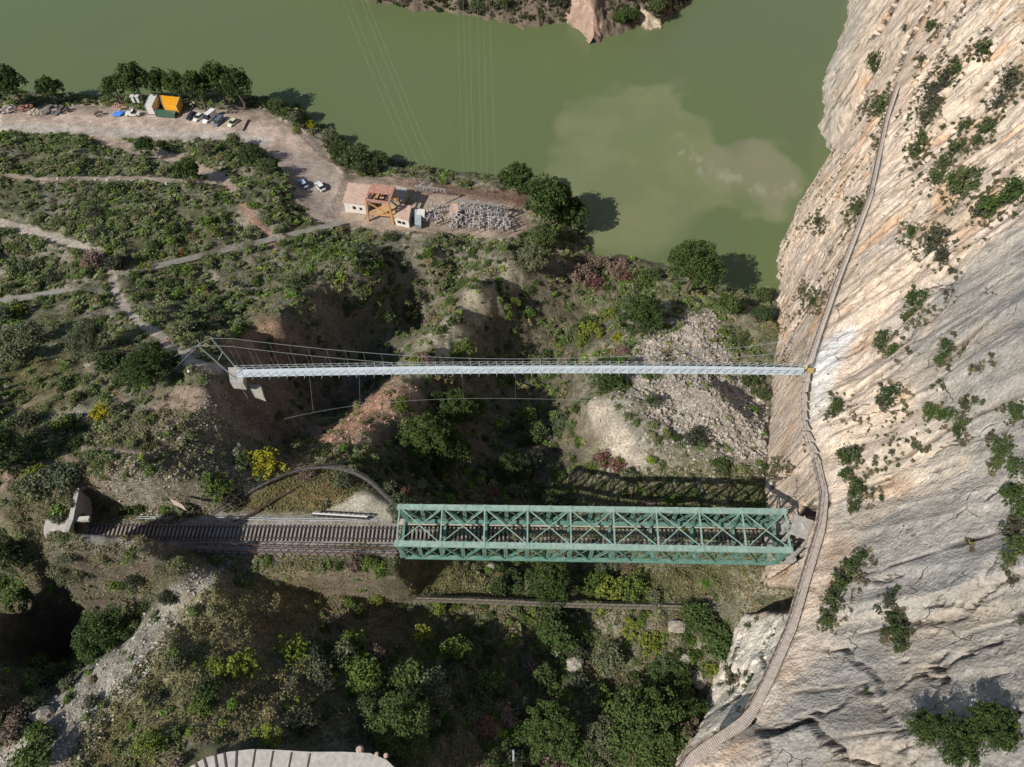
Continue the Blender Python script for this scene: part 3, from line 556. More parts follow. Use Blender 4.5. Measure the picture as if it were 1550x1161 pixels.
railed('curved_footbridge', 'narrow dark steel footbridge curving round the grassy knoll left of the green bridge', 'footbridge', [P(u, v, 47.0) for u, v in ((322,778),(345,764),(372,748),(400,732),(440,713),(480,706),(520,709),(555,724),(580,748),(604,770))], .38, plain('dark_grating', (.12,.11,.10), .7, .2, .4, 2), dark_steel, 1.5)
railed('stone_path_railing', 'broken line of dark railing crossing the grass below the curved footbridge', 'railing', [P(u, v, 46.6) for u, v in ((352,790),(385,775),(420,752),(442,742))], .25, rust, rust, 1.6, .9, sides=(1,))
railed('lower_footbridge', 'long low dark footbridge with thin rails crossing the bushes below the green bridge', 'footbridge', [P(u, v, z) for u, v, z in ((566,906,35.2),(700,909,35),(850,916,34.6),(1000,919,35.4),(1095,922,37.2))], .75, plain('mossy_deck', (.17,.15,.11), .85, 0, .4, 2), dark_steel, 1.7, 1.05)
# ---- left tunnel portal
def arch_wall(name, label, s0, th, t0, t1, zb, zt, r0, zs, mat):
    m = MB(); N = 12; top = []; inn = [(-r0, zb)]+[(r0*math.cos(math.pi-math.pi*i/N), zs+r0*math.sin(math.pi*i/N)) for i in range(N+1)]+[(r0, zb)]
    out = [(t0, zb)]+[(t0+(t1-t0)*i/N, zt(t0+(t1-t0)*i/N)) for i in range(N+1)]+[(t1, zb)]
    for i in range(len(inn)-1):
        a, b = inn[i], inn[i+1]; c, d = out[i+1], out[i]
        m.hexa([Rw(s0, q[0], q[1]) for q in (a, b, c, d)]+[Rw(s0+th, q[0], q[1]) for q in (a, b, c, d)])
    return m
po = empty('tunnel_portal'); tag(po, 'pale concrete portal wall with a dark arched railway tunnel mouth at the left', 'tunnel portal')
arch_wall('', '', .6, .55, -2.6, 4.4, 44.5, lambda t: 50.2+.30*max(t, 0), 2.0, 47.5, None).build('wall', concrete, po)
m = MB(); m.bar(Rw(.95, -2.7, 50.3), Rw(.95, .0, 50.3), .7, .2); m.bar(Rw(.95, .0, 50.3), Rw(.95, 4.5, 51.62), .7, .2); m.build('coping', concrete, po)
m = MB(); N = 10
for i in range(N):
    a0, a1 = math.pi*i/N, math.pi*(i+1)/N; ps = [(2.05*math.cos(a0), 47.5+2.05*math.sin(a0)), (2.05*math.cos(a1), 47.5+2.05*math.sin(a1)), (2.3*math.cos(a1), 47.5+2.3*math.sin(a1)), (2.3*math.cos(a0), 47.5+2.3*math.sin(a0))]
    m.hexa([Rw(-3.2, *q) for q in ps]+[Rw(.5, *q) for q in ps])
m.build('vault', concrete, po)
m = MB(); c = Rw(2.2, .3, 49.7); m.box(c, (2.2, .75, .5), math.atan2(tdir[1], tdir[0])+.08); tag(m.build('concrete_block', conc_w), 'short pale concrete block jutting over the tunnel mouth', 'concrete block')
m = MB(); p = [P(u, v, 50.5) for u, v in ((256,754),(275,763),(281,771),(262,762))]; q = [a-[0, 0, .5] for a in p]; m.hexa(q+p); tag(m.build('concrete_wedge', plain('pinkish_concrete', (.5,.38,.32), .9)), 'broken pinkish concrete wedge above the shaded track cutting', 'concrete slab')
m = MB(); p = [P(u, v, 53.2) for u, v in ((1204,778),(1236,790),(1228,817),(1195,805))]; q = [a-[0, 0, .55] for a in p]; m.hexa(q+p)
sh = empty('portal_canopy'); tag(sh, 'grey concrete slab roof over the right tunnel mouth beside the boardwalk', 'concrete roof'); m.build('roof_slab', concrete, sh)
m = MB(); c = (p[0]+p[2])/2
for q in p: m.bar(q*.86+c*.14-[0, 0, .56], q*.86+c*.14-[0, 0, 9], .4)
m.build('column', concrete, sh); a = (p[0]+p[1]+p[2]+p[3])/4; m = MB(); m.box(a+[0, .1, .06], (.35, 1.0, .1), .1); m.build('hatch', conc_w, sh)
m = MB(); a = P(473,777,46.9); b = P(556,782,46.9)
fb = empty('track_barrier'); tag(fb, 'low white barrier with dark gaps beside the ballast below the grassy knoll', 'barrier'); n = 11
m.bar(a, b, .22, .1); m.build('cap', plain('white_paint', (.62,.6,.57), .7), fb); m = MB()
for i in range(n+1): q = a+(b-a)*i/n; m.bar(q-[0, 0, 1.1], q-[0, 0, .05], .14)
m.bar(a-[0, 0, .8], b-[0, 0, .8], .1, .5); m.build('post', dark_steel, fb)
# ================================================================== SUSPENSION FOOTBRIDGE
sb = empty('suspension_footbridge'); tag(sb, 'long thin grey suspension footbridge hanging from cables between the left hill and the cliff', 'suspension bridge')
L_ = P(358, 565, 50.0); R_ = P(1224, 562, 50.0); NP = 66
def dk(s, t=0, z=0): p = L_+(R_-L_)*s; return np.array([p[0], p[1]+t, 50+.9*4*s*(1-s)+z])
HW = .78
m = MB(); m.ribbon([dk(s) for s in np.linspace(0, 1, 67)], 2*HW, .1); m.build('deck', deckm, sb)
mA, mB = P(320, 512, 59.0), P(300, 523, 59.0); bA, bB = P(357, 556, 49.6), P(355, 572, 49.6); rA, rB = P(1292, 500, 57.5), P(1282, 524, 57.0)
def hang(s, k):   # main cable
    a, b = (mA, rA) if k else (mB, rB); y = dk(s, HW*1.5 if k else -HW*.6)
    e = 4*(s-.5)**2; za = a[2] if s < .5 else b[2]; z = 52.3+(za-52.3)*e; yy = y[1]+(((a if s < .5 else b)[1])-y[1])*e**3*.55
    return np.array([y[0], yy, z])
for k in (0, 1):
    a, b, f = ((mA, rA, bA) if k else (mB, rB, bB))
    MB().tube([a]+[hang(s, k) for s in np.linspace(.02, .98, 50)]+[b], .035, 5).build('main_cable', cable, sb)
    MB().tube([a, P(*((252, 545, 50) if k else (262, 560, 49)))], .03, 4).build('back_stay', cable, sb)
    m = MB(); m.tube([f, f+(a-f)*.4, a], .11, 8); m.box(f, (.6, .6, .3)); m.build('mast', grey_steel, sb)
    for h in (.55, 1.15): MB().tube([dk(s, HW if k else -HW, h) for s in np.linspace(0, 1, 67)], .03, 4).build('handrail_cable', cable, sb)
MB().tube([bA+(mA-bA)*.55, bB+(mB-bB)*.5], .06, 6).build('mast_crossbar', grey_steel, sb)
MB().tube([bB, P(375, 602, 46)], .03, 4).build('back_stay', cable, sb)
for i in range(NP+1):
    s = i/NP; m = MB(); m.bar(dk(s, -HW-.25, -.14), dk(s, HW+.25, -.14), .1)
    for t in (-1, 1): m.bar(dk(s, t*HW, -.1), dk(s, t*HW, 1.25), .08); 
    if i % 2 == 0: m.bar(dk(s, -HW-.7, -.05), dk(s, -HW, -.12), .04)
    m.build('railing_frame', dark_steel if False else grey_steel, sb)
for i in range(0, NP, 2):
    s = (i+1)/NP
    for k in (0, 1): MB().tube([dk(s, HW if k else -HW, -.1), hang(s, k)], .016, 3).build('hanger', cable, sb)
for t in (-1, 1):
    m = MB()
    for i in range(NP): m.tube([dk(i/NP, t*HW, .1), dk((i+1)/NP, t*HW, 1.1)], .014, 3)
    m.build('side_mesh', cable, sb)
wc = [P(430,634,45)]+[P(u, v, 45.5) for u, v in ((455,628),(530,614),(620,606),(700,603),(780,603),(870,605))]+[P(1000,612,45), P(1158,640,42)]
MB().tube(resample(smooth_line(wc), 3), .018, 4).build('wind_cable', cable, sb)
for u, (x, y) in ((470,(474,623)),(545,(545,611)),(620,(620,606)),(700,(701,603)),(780,(780,603)),(868,(868,605))): MB().tube([dk((u-358)/866, -HW, -.1), P(x, y, 45.5)], .013, 3).build('wind_tie', cable, sb)
m = MB(); m.hexa([a-[0, 0, 2.0] for a in (P(348,578,50),P(368,580,50),P(368,556,50),P(345,556,50))]+[P(348,578,49.8),P(368,580,49.8),P(368,556,49.8),P(345,556,49.8)]); m.build('anchor_block', concrete, sb)
m = MB(); p = [P(u, v, 46.8) for u, v in ((376,582),(394,582),(399,600),(382,594))]; m.hexa([a-[0, 0, 1.6] for a in p]+p); tag(m.build('concrete_footing', concrete), 'pale concrete footing below the left end of the suspension footbridge', 'footing')
m = MB(); p = [P(u, v, 51.2) for u, v in ((1222,563),(1232,563),(1233,557),(1223,557))]; m.hexa([a-[0, 0, .5] for a in p]+p); tag(m.build('anchor_machine', plain('yellow_paint', (.42,.30,.10), .6)), 'small yellow winch box where the suspension footbridge meets the cliff', 'winch')
# ================================================================== CLIFF WALKWAYS
def bwp(a, b, dz=.12):
    ys = np.linspace(a, b, int(abs(b-a)/1.5)+2); x = np.interp(ys, yb, xb); z = np.interp(ys, yb, zb); return [(x_-.55, y_, z_+dz) for x_, y_, z_ in zip(x, ys, z)]
yj = float(R_[1]); i64 = float(bw[8][1])
far_deck = plain('dusty_planks', (.52,.45,.395), .85, 0, .25, 1.2)
railed('cliff_walkway', 'far stretch of pale boardwalk climbing the sunlit cliff beyond the suspension footbridge', 'boardwalk', bwp(yj+1.2, 150), 1.0, far_deck, rust, 1.5, 1.15, planks=1, sides=(1,), plank_gap=.45, legs=5, mesh=True, pr=.04)
st_ = empty('cliff_stairway'); tag(st_, 'narrow zigzag stairway on the cliff linking the suspension footbridge to the boardwalk', 'stairway')
m = MB(); ps = resample(bwp(yj-1, i64), .34)
for i, p in enumerate(ps): m.box(p+[0, 0, .08*(i % 7)], (1.2, .27, .07))
m.build('tread', plank, st_); m = MB()
for p in ps[::5]: m.tube([p-[.6, 0, 0], p+[-.6, 0, 1.1]], .03, 4); m.bar(p-[.6, 0, .1], p+[.6, 0, -1.1], .08)
m.tube([p+[-.6, 0, 1.1] for p in ps[::5]], .03, 4); m.build('railing', rust, st_)
railed('cliff_boardwalk', 'near stretch of slatted brown boardwalk bolted round the cliff above the green bridge', 'boardwalk', bwp(i64, 2), 1.4, plank, rust, 1.9, 1.2, planks=1, sides=(-1,), plank_gap=.26, legs=6, mesh=True, pr=.04)
# ---- bottom paved path
pp = [(287,1161),(310,1147),(345,1138),(380,1134),(420,1135),(470,1138),(520,1138),(560,1140),(585,1150),(600,1165),(600,1230),(287,1230)]
zt = 55.6; m = MB(); top = [P(u, v, zt) for u, v in pp]; n = len(top)
m.add([p-[0, 0, 5] for p in top]+top, [(i, (i+1) % n, n+(i+1) % n, n+i) for i in range(n)]+[tuple(range(n, 2*n))])
tag(m.build('path', plain('pale_paving', (.42,.40,.365), .9, 0, .35, 1.6, (.33,.30,.26))), kind='structure')
for i, (a, b) in enumerate((((298,1161),(293,1150)),((312,1161),(308,1146)),((328,1161),(325,1142)),((342,1161),(339,1139)),((357,1158),(358,1136)),((382,1161),(386,1135)),((409,1161),(413,1137)),((437,1161),(441,1139)),((465,1161),(469,1141)))):  # dark bars stand in for railing post shadows on the paving
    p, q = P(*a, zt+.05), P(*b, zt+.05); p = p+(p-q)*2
    tag(MB().bar(p, q, .13 if i > 4 else .2, .1).build('shadow_strip', plain('shadow_dark', (.07,.06,.05), .9) if i == 0 else bpy.data.materials['shadow_dark']), ['first','second','third','fourth','fifth','sixth','seventh','eighth','ninth'][i]+' dark painted post-shadow strip from the left across the pale bottom path', 'shadow strip', 'painted post shadows across the bottom path')
for u, v, r, c in ((544,1134,.5,0),(570,1141,.28,1),(584,1143,.32,2)):
    p = P(u, v, zt+.1); m = MB(); m.cyl(p, r, r*1.1, 'z', 8, r*.6); tag(m.build('boulder', plain('pinkish_stone%d' % c, (.42,.33,.27), .9)), ['largest pinkish boulder on the edge of the bottom path','small round stone just right of the pinkish boulder by the path','rightmost pale stone at the end of the bottom path'][c], 'boulder')
a = P(777,1161,37); h = P(777,1137,43); tag(MB().tube([(h[0], h[1], 30), (h[0], h[1], 43)], .17, 8).bar((h[0], h[1], 43), (h[0], h[1]-1.2, 43), .22).build('utility_post', grey_steel), 'thin grey post standing among shrubs at the bottom edge', 'post')
# ---- concrete channel
cz_ = lambda u: np.interp(u, [-60, 165, 300, 400, 515], [24.5, 22.8, 18.8, 15.0, 11.6])
for a, b, lb in (((-60,466),(152,431),'left stretch of the raised grey concrete channel, before the dirt path'), ((182,416),(516,337),'long right stretch of the raised grey concrete channel running to the parking lane')):
    us = np.linspace(a[0], b[0], 30); pts = [P(u, a[1]+(b[1]-a[1])*(u-a[0])/(b[0]-a[0]), cz_(u)) for u in us]
    ch = empty('water_channel'); tag(ch, lb, 'concrete channel'); MB().ribbon(pts, 1.9, .25).build('cover_slab', plain('grey_slab', (.25,.235,.20), .95, 0, .35, .8, (.15,.14,.10)) if a[0] < 0 else bpy.data.materials['grey_slab'], ch)
    MB().ribbon(pts, 1.5, 3.5, -.26).build('side_wall', concrete, ch)
# ================================================================== YARD AND SUBSTATION
def block(m, quad, zt, zb): 
    p = [P(u, v, zt) for u, v in quad]; return m.hexa([np.array([a[0], a[1], zb]) for a in p]+p)
def house(name, label, cat, quad, zt, zb, wm, rm, wins=()):
    r = empty(name); tag(r, label, cat); c = np.mean(quad, 0); block(MB(), quad, zt, zb).build('wall', wm, r)
    q2 = [tuple(c+(np.array(q)-c)*1.07) for q in quad]; block(MB(), q2, zt+.22, zt+.02).build('roof', rm, r)
    p = [P(u, v, zt) for u, v in quad]; a, b = p[0], p[1]                 # near wall: first two corners
    nrm = np.array([(b-a)[1], -(b-a)[0], 0]); nrm /= np.linalg.norm(nrm)
    for f, wd, z0, hh in wins:
        q = a+(b-a)*f+nrm*.04; dv = (b-a)/np.linalg.norm(b-a)*wd/2
        m = MB(); m.bar(np.array([*(q-dv)[:2], z0]), np.array([*(q+dv)[:2], z0]), .12, hh); m.build('window', glass, r)
    return r
house('substation_house', 'white walled house with pinkish flat roof at the left of the substation', 'building', [(519.5,304.5),(552.5,309),(562,281),(528,277)], 12.3, 7.5, white_w, roof_p, ((.45,.9,10.4,1.),(.75,.7,10.3,.8)))
house('switch_hut', 'small white hut with cream roof right of the orange steel frame', 'building', [(597,328),(618,333),(622,312),(605,309)], 12.2, 8, white_w, roof_p, ((.3,1.0,10.6,.9),(.62,.9,10.6,.9)))
house('grey_shed', 'grey roofed shed behind the orange steel frame in the substation', 'building', [(590,301),(607,303),(616,285),(596,281)], 11.6, 7.5, concrete, concrete)
house('transformer_cabinet', 'grey blue metal transformer cabinet right of the small white hut', 'transformer', [(628,338),(637,340),(637,318),(628,317)], 11.2, 8, plain('grey_blue_metal', (.22,.25,.27), .5, .3), grey_steel)
house('transformer_cabinet', 'ochre walled kiosk standing in the middle of the pale switchgear', 'kiosk', [(680,325),(692,327),(694,309),(683,308)], 11.4, 8, plain('ochre_wall', (.48,.36,.20), .8), roof_p)
house('storage_tank', 'white topped cabinet in front of the dark shaded bay of the substation', 'cabinet', [(631,323),(642,325),(643,317),(633,316)], 11.8, 8, white_w, white_w)
fr = empty('orange_frame'); tag(fr, 'tall orange steel frame tower with rusty red top beside the white house', 'steel frame'); top = [P(u, v, 16.5) for u, v in ((554,303),(588,307),(597,284),(563,280))]; c = sum(top)/4
for k, p in enumerate(top):
    f = np.array([p[0]+(p[0]-c[0])*.18, p[1]+(p[1]-c[1])*.18, 8.0]); m = MB(); m.bar(f, p, .75, .55); m.build('leg', orange, fr)
m = MB()
for k in range(4):
    a, b = top[k], top[(k+1) % 4]; m.bar(a, b, .55, .6)
    for f in (.25, .5, .75): 
        c2, d2 = top[(k+3) % 4], top[(k+2) % 4]
        if k % 2 == 0: m.bar(a+(b-a)*f, c2+(d2-c2)*f, .3)
m.build('top_frame', tile_r, fr); m = MB()
for k in (0, 2):
    a, b = top[k], top[(k+1) % 4]; lo = lambda p: np.array([p[0]+(p[0]-c[0])*.09, p[1]+(p[1]-c[1])*.09, 12]); m.bar(lo(a), b-[0, 0, .5], .3); m.bar(lo(b), a-[0, 0, .5], .3); m.bar(lo(a), lo(b), .35); m.build('brace', orange, fr); m = MB()
m = MB(); q = [a+(b-a)*t for a, b, t in ((top[0],top[3],.45),(top[1],top[2],.5))]; m.hexa([a-[0, 0, .05] for a in (q[0], q[1], top[2], top[3])]+[a+[0, 0, .35] for a in (q[0], q[1], top[2], top[3])]); m.build('roof_sheet', tile_r, fr)
block(MB(), [(566,330),(594,338),(600,312),(574,306)], 8.9, 7.5).build('base_slab', plain('ochre_slab', (.5,.33,.16), .9), fr)
def gantry(label, a, b, zt, grp=None):
    r = empty('steel_gantry'); tag(r, label, 'gantry'); a = P(*a, zt); b = P(*b, zt); nn = max(2, int(np.linalg.norm(b-a)/6)+1)
    m = MB(); 
    for dy in (-.3, .3): m.bar(a+[0, dy, 0], b+[0, dy, 0], .16)
    for i in range(14): m.bar(a+(b-a)*i/14+[0, -.3, 0], a+(b-a)*(i+1)/14+[0, .3, 0], .08)
    m.build('beam', gal, r)
    for i in range(nn): p = a+(b-a)*i/(nn-1); m = MB(); m.bar(p, np.array([p[0], p[1], 7.5]), .32); m.build('column', gal, r)
    m = MB()
    for i in range(9): p = a+(b-a)*(i+.5)/9; m.cyl(p-[0, 0, .6], .14, 1.0, 'z', 6)
    m.build('insulator', grey_steel, r)
gantry('pale steel gantry at the right end of the substation switchgear', (693,302), (757,311), 15)
gantry('pale steel gantry nearest the lake bank behind the shaded bay', (628,281), (674,287), 13.5)
gantry('front pale gantry across the middle of the substation switchgear', (694,314), (755,322), 12.5)
# one disconnector, then copies
def copy_tree(o, parent=None):
    c = o.copy(); COL.objects.link(c); c.parent = parent
    for ch in o.children: copy_tree(ch, c)
    return c
dz = empty('disconnector'); m = MB()
for x in (-1, 1): m.bar((x, 0, 0), (x, 0, 2.6), .2); 
m.bar((-1.4, 0, 2.6), (1.4, 0, 2.6), .25, .2); m.build('frame', gal, dz)
for x in (-1.1, 0, 1.1):
    m = MB(); m.cyl((x, 0, 3.1), .2, .9, 'z', 7, .14); m.cyl((x, 0, 3.6), .24, .14, 'z', 7); m.bar((x, -.7, 3.65), (x, .7, 3.7), .1); m.build('insulator', plain('insulator', (.45,.43,.44), .4) if x == -1.1 else bpy.data.materials['insulator'], dz)
tag(dz, 'pale insulator rack among the crowded switchgear of the substation', 'disconnector', 'switchgear racks in the substation')
k = 0; gpos = []
for r_ in range(6):
    for c_ in range(15):
        u = 643+c_*8.6+random.uniform(-4, 4)+r_*1.0; v = 311+r_*6.6+c_*.9+random.uniform(-3, 3)
        if random.random() < .3 or (r_ < 2 and c_ < 6) or (u > 676 and u < 698 and v < 330): continue
        gpos.append((u, v))
for i, (u, v) in enumerate(gpos):
    o = dz if i == 0 else copy_tree(dz); p = P(u, v, 8.4); o.location = p; o.rotation_euler[2] = random.uniform(0, 3.1); s = random.uniform(.6, 1.05); o.scale = (s, s, s)
for (a, b, lb) in (((652,291),(664,294),'rack of white insulators in the shaded rear bay of the substation'), ((640,288),(650,290),'left rack of white insulators in the shaded rear bay')):
    o = copy_tree(dz); o.location = P(*a, 8.4); o['label'] = lb
def fence(label, pts, z, h=2.0):
    r = empty('wire_fence'); tag(r, label, 'fence'); q = resample([P(u, v, z) for u, v in pts], 2.6)
    for i, p in enumerate(q): p[2] = float(terr(p[0], p[1]))
    for p in q: MB().tube([p-[0, 0, .3], p+[0, 0, h]], .06, 5).build('post', rust, r)
    m = MB()
    for h_ in np.linspace(.2, h, 5): m.tube([p+[0, 0, h_] for p in q], .025, 3)
    m.build('wire', rust, r)
fence('rusty fence between the parking lane and the substation house', [(526,263),(512,300),(497,338)], 8)
fence('rusty fence closing the right end of the substation', [(788,300),(775,330),(765,362)], 8)
fence('rusty fence along the lake side of the substation', [(620,279),(700,292),(790,306)], 8)
fence('rusty fence beside the parking lane towards the lake bank', [(455,205),(480,230),(525,263)], 7, 1.6)
# containers
cont = lambda n, lb, quad, zt, c: (lambda r: (tag(r, lb, 'container'), block(MB(), quad, zt, 5.9).build('body', plain(n+'_paint', c, .5, .1, .15, 1.5), r), [MB().bar(P(*quad[i], zt-.02)*[1,1,0]+[0,0,5.9], P(*quad[i], zt+.06), .18).build('corner_post', dark_steel if 'green' in n else grey_steel, r) for i in range(4)], MB().bar(P(*quad[0], zt+.06), P(*quad[3], zt+.06), .12).bar(P(*quad[1], zt+.06), P(*quad[2], zt+.06), .12).build('roof_rail', grey_steel, r)))(empty(n))
cont('white_container', 'white shipping container standing end on beside the yellow one', [(218.5,160),(229.5,161),(238,143),(226,142.5)], 8.9, (.62,.60,.56))
cont('yellow_container', 'bright yellow orange shipping container under the lakeside pines', [(245,156),(266.5,161),(272,147),(241.5,144)], 8.9, (.80,.36,.015))
cont('green_skip', 'low dark green steel skip in front of the yellow container', [(235,171),(263.5,173.5),(265,167.5),(236,165)], 7.3, (.05,.12,.08))
for i, (u, v, lb) in enumerate(((204,148,'left white portable toilet behind the pickup'),(211,148,'right white portable toilet behind the pickup'))):
    p = P(u, v+6, 6); r = empty('portable_toilet', p); tag(r, lb, 'portable toilet', 'portable toilets in the yard'); MB().box((0,0,1.05), (1.15,1.15,2.1)).build('cabin', plain('toilet_green%d' % i, (.12,.24,.18), .5), r); MB().box((0,0,2.2), (1.25,1.25,.2)).build('roof', white_w, r); MB().box((0,-.6,1), (.7,.05,1.8)).build('door', white_w, r)
def heap(label, u, v, r, h, c, z=6, name='debris_pile', cat='debris pile', n=26):
    p = P(u, v, z); m = MB(); 
    for i in range(n):
        a = random.uniform(0, 6.28); d = r*math.sqrt(random.random()); sz = random.uniform(.25, .6)*r*.55; m.box((d*math.cos(a), d*math.sin(a), max(.1, h*(1-d/r)*random.uniform(.3, 1))), (sz*random.uniform(.5, 1.8), sz, sz*random.uniform(.3, .9)), random.uniform(0, 3))
    o = m.build(name, plain(name+'_%d_%d' % (u, v), c, .9, 0, .5, 1.2)); o.location = p; tag(o, label, cat)
heap('heap of reddish rubble by the water at the far left of the yard', 38, 163, 2.2, 1.4, (.40,.20,.15)); heap('scattered pale rubble left of the dark mound', 52, 170, 2.3, .9, (.5,.42,.33)); heap('white broken blocks at the left edge of the yard', 12, 165, 2.5, .8, (.5,.44,.4))
heap('tall grey covered mound on the yard near the lake', 82, 168, 3.0, 2.6, (.17,.16,.15), n=40); heap('dark brown narrow mound right of the grey covered mound', 97, 168, 2.0, 2.8, (.13,.10,.09), n=30)
heap('round dark brown clod heap on the pink yard', 150, 173, 1.5, 1.3, (.10,.055,.04)); heap('pinkish rubble beside the blue tarpaulin', 178, 161, 1.8, .9, (.45,.26,.22)); heap('pile of cream boards near the left rubble', 58, 174, 1.3, .5, (.52,.42,.28), n=8)
heap('white builders bags under the pines right of the yellow container', 292, 158, 1.2, 1.2, (.6,.57,.52), n=8); heap('dark clutter stored in the shade of the lakeside pines', 350, 166, 2.5, 1.0, (.14,.12,.1))
heap('dark timber stack lying by the lower road edge', 222, 208, 1.6, .5, (.06,.055,.06), n=12)
p = P(180, 173, 6.1); m = MB(); m.add([(-1.9,-1,.05),(.6,-1.1,.05),(.9,.8,.7),(-1.5,.7,.5),(2.1,-.2,.9),(2.2,1.2,.3)], [(0,1,2,3),(1,4,5,2)]); o = m.build('tarpaulin', plain('blue_tarp', (.05,.20,.62), .5)); o.location = p; tag(o, 'bright blue crumpled tarpaulin lying left of the white pickup', 'tarpaulin'); sm = o.modifiers.new('s', 'SOLIDIFY'); sm.thickness = .06
tag(MB().bar(P(376, 181, 6.3), P(368, 198, 6.3), .25, .5).build('fallen_beam', rust), 'dark rusty beam lying right of the parked cars', 'beam')
tag(MB().bar(P(307, 225, 6.4), P(296, 205, 12.5), .22).build('leaning_pole', concrete), 'pale leaning utility pole at the lower road edge', 'pole')
# vehicles
cars = {}
def car(name, label, cat, u, v, z, ang, L, Wd, H, c, van=False, grp=None, pick=False):
    r = empty(name, P(u, v, z), math.radians(ang)); tag(r, label, cat, grp); pm = paint('car_paint_%d_%d' % (u, v), c); l, w2 = L/2, Wd/2; hb = .95 if not van else 1.15
    def loft(secs, close=True):
        m = MB(); vs = []; 
        for x, yw, z0, z1, yt in secs: vs += [(x, -yw, z0), (x, yw, z0), (x, yt, z1), (x, -yt, z1)]
        fs = [];
        for i in range(len(secs)-1):
            o = 4*i
            for j in range(4): fs.append((o+j, o+(j+1) % 4, o+4+(j+1) % 4, o+4+j))
        fs += [(3, 2, 1, 0), tuple(4*(len(secs)-1)+q for q in range(4))]; return m.add(vs, fs)
    b = loft([(-l, w2*.86, .35, hb*.85, w2*.8), (-l*.93, w2, .28, hb, w2*.9), (-l*.3, w2, .25, hb, w2*.93), (l*.45, w2, .25, hb*.98, w2*.92), (l*.88, w2*.97, .28, hb*.8, w2*.85), (l, w2*.8, .35, hb*.62, w2*.72)]).build('body', pm, r)
    if van: g = [(-l*.97, w2*.93, hb-.02, H*.98, w2*.84), (l*.35, w2*.93, hb-.02, H, w2*.84), (l*.62, w2*.9, hb-.02, hb+.15, w2*.86)]
    elif pick: g = [(-l*.08, w2*.9, hb-.02, H*.97, w2*.76), (l*.25, w2*.9, hb-.02, H, w2*.76), (l*.5, w2*.88, hb-.02, hb+.05, w2*.85)]
    else: g = [(-l*.9, w2*.88, hb-.02, hb+.08, w2*.84), (-l*.62, w2*.9, hb-.02, H*.97, w2*.74), (l*.12, w2*.9, hb-.02, H, w2*.74), (l*.5, w2*.88, hb-.04, hb+.02, w2*.84)]
    loft(g).build('window', glass, r)
    rf = MB(); a = g[0] if (van or pick) else g[1]; c2 = g[1] if (van or pick) else g[2]
    rf.hexa([(a[0], -a[4], a[3]-.03), (c2[0], -c2[4], c2[3]-.03), (c2[0], c2[4], c2[3]-.03), (a[0], a[4], a[3]-.03), (a[0]+.03, -a[4]*.96, a[3]+.05), (c2[0]-.05, -c2[4]*.96, c2[3]+.05), (c2[0]-.05, c2[4]*.96, c2[3]+.05), (a[0]+.03, a[4]*.96, a[3]+.05)])
    if van:
        for sy in (-1, 1): rf.hexa([(-l*.96, sy*w2*.935, hb), (l*.1, sy*w2*.935, hb), (l*.1, sy*w2*.97, hb), (-l*.96, sy*w2*.97, hb), (-l*.96, sy*w2*.84, H), (l*.1, sy*w2*.84, H), (l*.1, sy*w2*.87, H), (-l*.96, sy*w2*.87, H)])
    rf.build('roof', pm, r)
    for x in (-l*.6, l*.62):
        for sy in (-1, 1):
            ty = MB().cyl((x, sy*(w2-.08), .33), .33, .22, 'y', 14).build('tyre', rubber, r); MB().cyl((x, sy*(w2+.025), .33), .19, .02, 'y', 10).build('rim', chrome, ty)
    for sy in (-1, 1): MB().box((l*.96, sy*w2*.62, hb*.6), (.12, .35, .16)).build('headlight', lampg, r); MB().box((-l*.985, sy*w2*.68, hb*.75), (.08, .25, .2)).build('tail_light', plain('tail_red', (.3,.02,.02), .3) if 'tail_red' not in bpy.data.materials else bpy.data.materials['tail_red'], r)
    for sy in (-1, 1): MB().box((l*.38, sy*(w2+.1), hb+.08), (.12, .18, .14)).build('mirror', pm, r)
G = 'vehicles parked in the lakeside yard'
car('parked_car', 'black hatchback, leftmost of the row of vehicles parked in the yard', 'car', 291, 178, 6.05, -117, 4.2, 1.8, 1.5, (.015,.02,.025), grp=G)
car('parked_car', 'white car parked between the black hatchback and the white van', 'car', 301.5, 180, 6.05, -117, 4.2, 1.8, 1.5, (.62,.62,.60), grp=G)
car('parked_van', 'tall white van in the middle of the parked row', 'van', 318.5, 181, 6.05, -116, 5.6, 2.0, 2.5, (.68,.68,.67), van=True, grp=G)
car('parked_car', 'dark blue grey people carrier right of the white van', 'car', 332, 187, 6.05, -107, 4.6, 1.85, 1.8, (.10,.13,.18), van=True, grp=G)
car('parked_car', 'pale yellow green car parked apart at the right of the yard row', 'car', 353.5, 188, 6.05, -116, 4.2, 1.8, 1.5, (.58,.60,.40), grp=G)
car('pickup_truck', 'small white pickup standing alone near the blue tarpaulin', 'pickup', 202, 174, 6.05, 4, 4.6, 1.85, 1.75, (.66,.66,.60), pick=True, grp=G)
car('parked_car', 'blue and black compact car parked in the shaded lane, left of the white one', 'car', 459, 280, 8.0, 125, 4.4, 1.8, 1.5, (.42,.50,.62))
car('parked_car', 'white car parked in the lane right of the blue and black one', 'car', 485, 284, 8.1, 125, 4.4, 1.85, 1.5, (.66,.67,.67))
for n_ in range(1): pass
